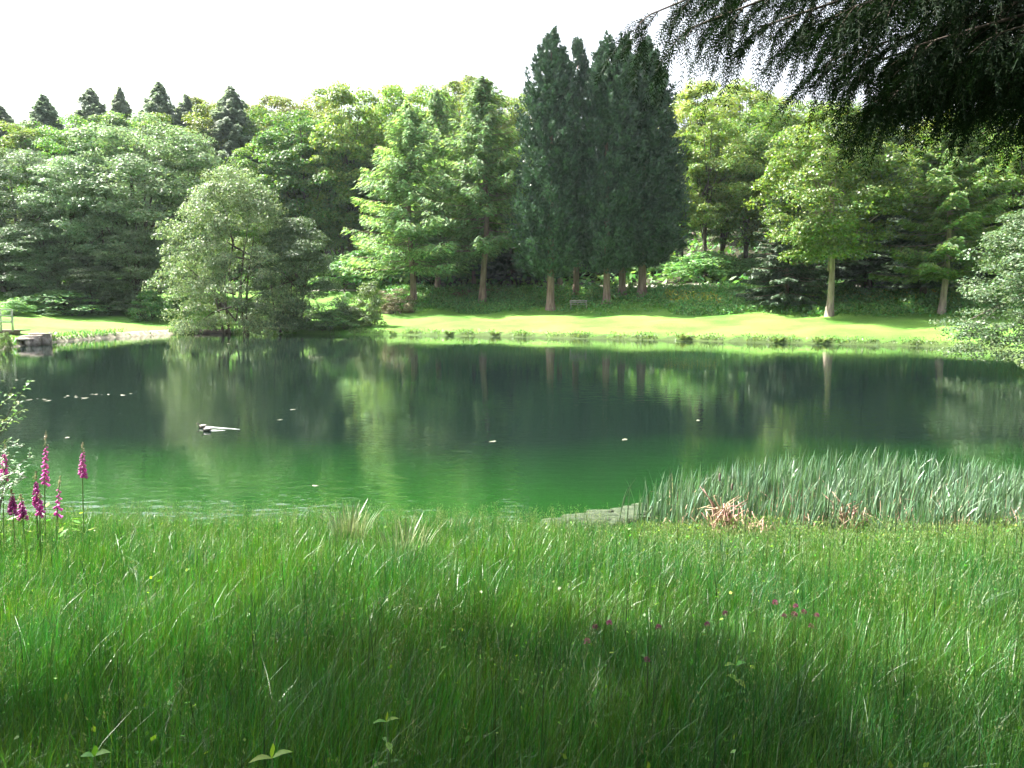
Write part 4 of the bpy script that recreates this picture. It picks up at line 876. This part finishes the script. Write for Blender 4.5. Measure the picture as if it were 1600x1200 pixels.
# ------------------------------------------------------------------ clover flowers
for i, (px, py, d, lab) in enumerate([(930, 980, 4.2, 'pink clover head, lower of the close pair left of the clover patch'), (952, 974, 4.2, 'pink clover head, upper of the close pair'), (1029, 981, 4.2, 'pink clover head alone right of the close pair'),
    (1105, 976, 4.2, 'pale pink clover head midway to the clover cluster'), (1133, 959, 4.4, 'brownish clover head left of the clover cluster'), (1211, 942, 4.6, 'highest clover head of the cluster'), (1225, 963, 4.4, 'small pink clover head at the left of the cluster'),
    (1243, 948, 4.5, 'bright pink clover head at the centre of the cluster'), (1241, 961, 4.4, 'dark pink clover head just below the bright one'), (1276, 962, 4.4, 'dark red clover head at the right of the cluster'), (1267, 979, 4.3, 'lowest pink clover head of the cluster'),
    (917, 1003, 4.0, 'deep pink clover head low on the left, below the close pair'), (1011, 1031, 3.7, 'faded clover head lowest in the meadow'), (1256, 957, 4.5, 'small faded clover head squeezed inside the cluster')]):
    q = at(px, py, d); z0 = gz(q[0], q[1]); t = thing('clover_flower', lab, 'flower', (q[0], q[1], z0), 'pink clover flowers in the meadow'); h = q[2] - z0
    m_ = M(); m_.tube([(0, .03, 0), (0, .01, h * .6), (0, 0, h)], [.002, .0018, .0015], 5); obj('stem', m_.mesh('stem', 'stem'), t)
    m_ = M(); n = 90; dd = rdir(n); dd[:, 2] = np.where(dd[:, 2] < -.4, -dd[:, 2], dd[:, 2]); r = .0108 * (1 + .15 * (i % 3))
    m_.leaves(np.array((0, 0, h)) + dd * r * np.array((1, 1, 1.1)), dd + np.array((0, 0, .4)), np.cross(dd, rdir(n)), np.full(n, .013), .005); obj('flower_head', m_.mesh('flower_head', 'clover'), t)

# ------------------------------------------------------------------ leafy plants
def leaf_blade(m_, p, o, L, Wd, droop=.3):
    """a real curved leaf: 5 cross sections, folded along the midrib"""
    o = o / np.linalg.norm(o); sdv = np.cross(o, (0, 0, 1)); sdv /= np.linalg.norm(sdv) + 1e-9; s = np.linspace(0, 1, 6)
    c = p + o * (L * s)[:, None] + np.array((0, 0, -1)) * (droop * L * s * s)[:, None]; w = Wd / 2 * np.array((.1, .7, 1, .85, .5, .03))
    lift = np.array((0, 0, 1)) * (w * .35)[:, None]
    V_ = np.vstack((c - sdv * w[:, None] + lift, c, c + sdv * w[:, None] + lift)); m_.add(V_, [(r * 6 + i, r * 6 + i + 1, (r + 1) * 6 + i + 1, (r + 1) * 6 + i) for r in range(2) for i in range(5)])
def herb(px, py, d, H, pairs, L, Wd, label, mat='weedleaf', name='leafy_herb', top=True):
    q = at(px, py, d); x, y = q[0], q[1]; z0 = gz(x, y); Hh = max(q[2] - z0, .1); g = np.random.default_rng(int(px * 3 + py))
    t = thing(name, label, 'plant', (x, y, z0), 'leafy herbs in the meadow')
    m_ = M(); m_.tube([(0, 0, 0), (.01, 0, Hh * .5), (0, 0, Hh)], [.005, .004, .002], 6); obj('stem', m_.mesh('stem', 'stem'), t)
    m_ = M()
    for k in range(pairs):
        zz = Hh * (1 - k / pairs * .6); a = k * 1.57 + .4
        for s in (0, math.pi):
            leaf_blade(m_, np.array((0, 0, zz)), np.array((math.cos(a + s), math.sin(a + s), .35 + .3 * g.random() if k == 0 else .2)), L * (1 + .12 * k) * g.uniform(.85, 1.1), Wd, .35)
    if top: leaf_blade(m_, np.array((0, 0, Hh)), np.array((.1, -.05, 1.0)), L * .7, Wd * .7, 0)
    obj('leaves', m_.mesh('leaves', mat, True), t)
herb(425, 1185, 2.35, .4, 3, .07, .03, 'light green herb with broad paired leaves at the bottom edge, left of centre')
herb(604, 1128, 2.75, .4, 4, .055, .022, 'thin herb with spaced paired leaves right of the broad-leaved one')
herb(148, 1182, 2.3, .3, 2, .05, .03, 'small bright herb at the bottom left over bare earth')
herb(1150, 1040, 3.6, .4, 4, .07, .035, 'broad-leaved herb below the clover cluster')

# ------------------------------------------------------------------ sapling at the left edge
def sapling(px0, d, twigs, label, mat, seed):
    g = np.random.default_rng(seed); q0 = at(px0, 760, d); z0 = gz(q0[0], q0[1])
    t = thing('willow_sapling', label, 'sapling', (q0[0], q0[1], z0), 'young saplings by the foxgloves')
    w = M(); lf = M(); b0 = np.array((q0[0], q0[1], z0))
    for (px, py, dd, nl) in twigs:
        p1 = at(px, py, dd) - b0; p0 = np.zeros(3); s = np.linspace(0, 1, 8)[:, None]
        c = p0 * (1 - s) + p1 * s + np.array((-.12, 0, .25)) * (np.sin(s * math.pi)); w.tube(c, np.linspace(.008, .002, 8), 5)
        for i in range(nl):
            u = g.uniform(.3, 1.0); p = np.array([np.interp(u, s[:, 0], c[:, j]) for j in range(3)]); a = g.uniform(0, 6.28)
            leaf_blade(lf, p, np.array((math.cos(a), math.sin(a), g.uniform(-.1, .7))), g.uniform(.035, .07), .024, .3)
            if g.random() < .4:
                o = np.array((math.cos(a), math.sin(a), .5)); 
                w.tube([p, p + o * .12], [.0025, .0012], 4)
                for k in range(5): leaf_blade(lf, p + o * .12 * (k + 1) / 5, rdir(1)[0] * .8 + o, g.uniform(.035, .06), .022, .3)
    obj('stems', w.mesh('stems', 'bark_dark'), t); obj('leaves', lf.mesh('leaves', mat, True), t)
sapling(-30, 7.6, [(42, 603, 7.6, 30), (20, 605, 7.7, 28), (30, 640, 7.4, 26), (0, 660, 7.5, 30), (-20, 600, 7.6, 26)], 'green leafy sapling reaching in from the left edge above the foxgloves', 'sapling', 3)
sapling(-6, 7.9, [(40, 694, 7.9, 24), (18, 695, 8.0, 22), (50, 712, 7.8, 22), (30, 735, 7.7, 30), (8, 745, 7.6, 30), (45, 745, 7.9, 20)], 'pale grey-leaved sapling among the foxgloves', 'palesap', 4)

# ------------------------------------------------------------------ overhanging hemlock, top right
rng = np.random.default_rng(77)
TB = np.array((8.0, 6.6, 0)); TB[2] = gz(TB[0], TB[1])
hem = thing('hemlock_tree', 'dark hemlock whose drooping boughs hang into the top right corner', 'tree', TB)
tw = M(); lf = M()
zs = np.linspace(-.3, 19, 12); tw.tube(np.stack((0 * zs, 0 * zs, zs), 1), np.interp(zs, [-.3, 0, 1, 19], [.55, .42, .36, .03]), 12)
def twigs(P0, D, Ln, droop, step, nl, nw, fine_=True):
    """needled twiglets: P0 start, D direction, Ln length"""
    K = np.maximum((Ln / step).astype(int), 2); pid = np.repeat(np.arange(len(P0)), K); off = np.concatenate([np.linspace(.05, 1, k) for k in K])
    s = off[:, None]; Lp = Ln[pid][:, None]
    p = P0[pid] + D[pid] * Lp * s + np.array((0, 0, -1.0)) * (droop[pid][:, None] * Lp * s ** 1.8)
    tg = D[pid] + np.array((0, 0, -1.8)) * (droop[pid][:, None] * s ** .8); tg /= np.linalg.norm(tg, axis=1, keepdims=True)
    a_ = np.array((0.0, .34, .67, 1.0)); cv = P0[:, None, :] + D[:, None, :] * (Ln[:, None] * a_)[:, :, None]
    cv = cv - np.array((0, 0, 1.0)) * (droop[:, None] * Ln[:, None] * a_ ** 1.8)[:, :, None]
    for j in range(3):
        e = cv[:, j + 1] - cv[:, j]; lf.leaves((cv[:, j] + cv[:, j + 1]) / 2, e, rdir(len(e)), np.linalg.norm(e, axis=1) * 1.3, .006 if fine_ else .012)
    for sg in (-1, 1):
        side_ = np.cross(tg, rdir(len(p)) * .5 + np.array((0, 1.0, .3))); side_ /= np.linalg.norm(side_, axis=1, keepdims=True) + 1e-9
        d_ = tg * .75 + side_ * sg * .6
        L_ = nl * rng.uniform(.6, 1.2, len(p))
        lf.leaves(p + d_ * (L_ / 2)[:, None], d_, rdir(len(p)) * .6 + np.cross(d_, side_), L_, nw)
def bough(p0, p1, sag=.5, rad=.05, nsec=None, sl=.75, fine=True, dn=.45, s0=.12):
    L = np.linalg.norm(p1 - p0); s = np.linspace(0, 1, 16)[:, None]
    c = p0 * (1 - s) + p1 * s + np.array((0, 0, 1)) * (sag * np.sin(s * math.pi) * .6 + .0)
    tw.tube(c - TB, np.linspace(rad, .006, 16), 6)
    n = nsec or int(L / .075)
    u = np.linspace(s0, 1, n) + rng.normal(size=n) * .01; u = np.clip(u, 0, 1)
    pc = np.stack([np.interp(u, s[:, 0], c[:, j]) for j in range(3)], 1)
    ax = (p1 - p0) / L; sv = np.cross(ax, (0, 0, 1)); sv /= np.linalg.norm(sv)
    sg = np.where(np.arange(n) % 2 == 0, 1, -1)
    D = ax * .65 + sv * (sg * rng.uniform(.35, .95, n))[:, None] + np.array((0, 0, -1)) * rng.uniform(.05, dn, n)[:, None]
    D /= np.linalg.norm(D, axis=1, keepdims=True)
    Ls = sl * rng.uniform(.5, 1.15, n) * (1.05 - .5 * u); dr = rng.uniform(.12, .5, n)
    st, nl, nw = (.015, .042, .0085) if fine else (.07, .16, .05)
    twigs(pc - TB, D, Ls, dr, st, nl, nw)
    for i in range(n):
        q_ = np.linspace(0, 1, 4)[:, None]; tw.tube(pc[i] - TB + D[i] * Ls[i] * q_ + np.array((0, 0, -1)) * dr[i] * Ls[i] * q_ ** 1.8, np.linspace(.006, .002, 4), 4, cap=False)
    # tertiary hanging sprays
    k = 8 if fine else 5; pid = np.repeat(np.arange(n), k); v = np.tile(np.linspace(.25, .95, k), n) + rng.normal(size=n * k) * .05
    P3 = pc[pid] + D[pid] * (Ls[pid] * v)[:, None] + np.array((0, 0, -1)) * (dr[pid] * Ls[pid] * np.clip(v, 0, 1) ** 1.8)[:, None]
    D3 = D[pid] * .8 + rdir(n * k) * .55 + np.array((0, 0, -.3)); D3 /= np.linalg.norm(D3, axis=1, keepdims=True)
    twigs(P3 - TB, D3, rng.uniform(.14, .34, n * k), rng.uniform(.3, .8, n * k), st, nl, nw)
trunk = lambda z: TB + np.array((0, 0, z - TB[2]))
BO = [  # start height, tip px, py, depth, sag
 (6.9, 1015, 48, 6.6, .5), (6.5, 1075, 70, 6.2, .5), (6.9, 1050, -30, 7.2, .4), (6.3, 1130, 75, 6.9, .5), (6.0, 1185, 105, 6.3, .5), (6.4, 1150, 20, 6.0, .5),
 (5.9, 1250, 105, 6.8, .5), (5.6, 1300, 150, 6.2, .45), (5.5, 1345, 160, 6.7, .4), (5.4, 1395, 185, 6.4, .35), (5.9, 1330, 70, 5.8, .5), (5.5, 1430, 130, 5.9, .4),
 (5.3, 1490, 165, 6.5, .3), (5.2, 1550, 190, 6.2, .25), (5.6, 1560, 110, 5.7, .3), (5.1, 1610, 220, 6.6, .2), (5.8, 1500, 60, 6.7, .4), (5.2, 1600, 120, 6.0, .2), (5.3, 1410, 175, 6.6, .3), (5.1, 1570, 200, 7.0, .2)]
for i, (z, px, py, d, sg) in enumerate(BO):
    L_ = np.linalg.norm(trunk(z) - at(px, py, d))
    bough(trunk(z), at(px, py - (40 if px == 1395 else 62 if 1 < i < 7 else 58 if i > 1 else 25), d), sg, sl=.5 if i < 6 else .56, s0=.2, nsec=int(L_ / (.17 if i < 6 else .04 if px in (1395, 1410) else .08)))
for k in range(60):
    z = rng.uniform(6.2, 18.5); a = rng.uniform(0, 6.28); L = 5.2 * (1 - (z - 6) / 14) + .6
    p1 = trunk(z) + np.array((math.cos(a) * L, math.sin(a) * L, -.15 * L))
    if p1[2] < CAMZ + .36 * p1[1] + .8 and p1[1] > 0: p1[2] = max(p1[2], CAMZ + .36 * p1[1] + .8)
    bough(trunk(z), p1, .4, nsec=int(L / .22), sl=.9, fine=False)
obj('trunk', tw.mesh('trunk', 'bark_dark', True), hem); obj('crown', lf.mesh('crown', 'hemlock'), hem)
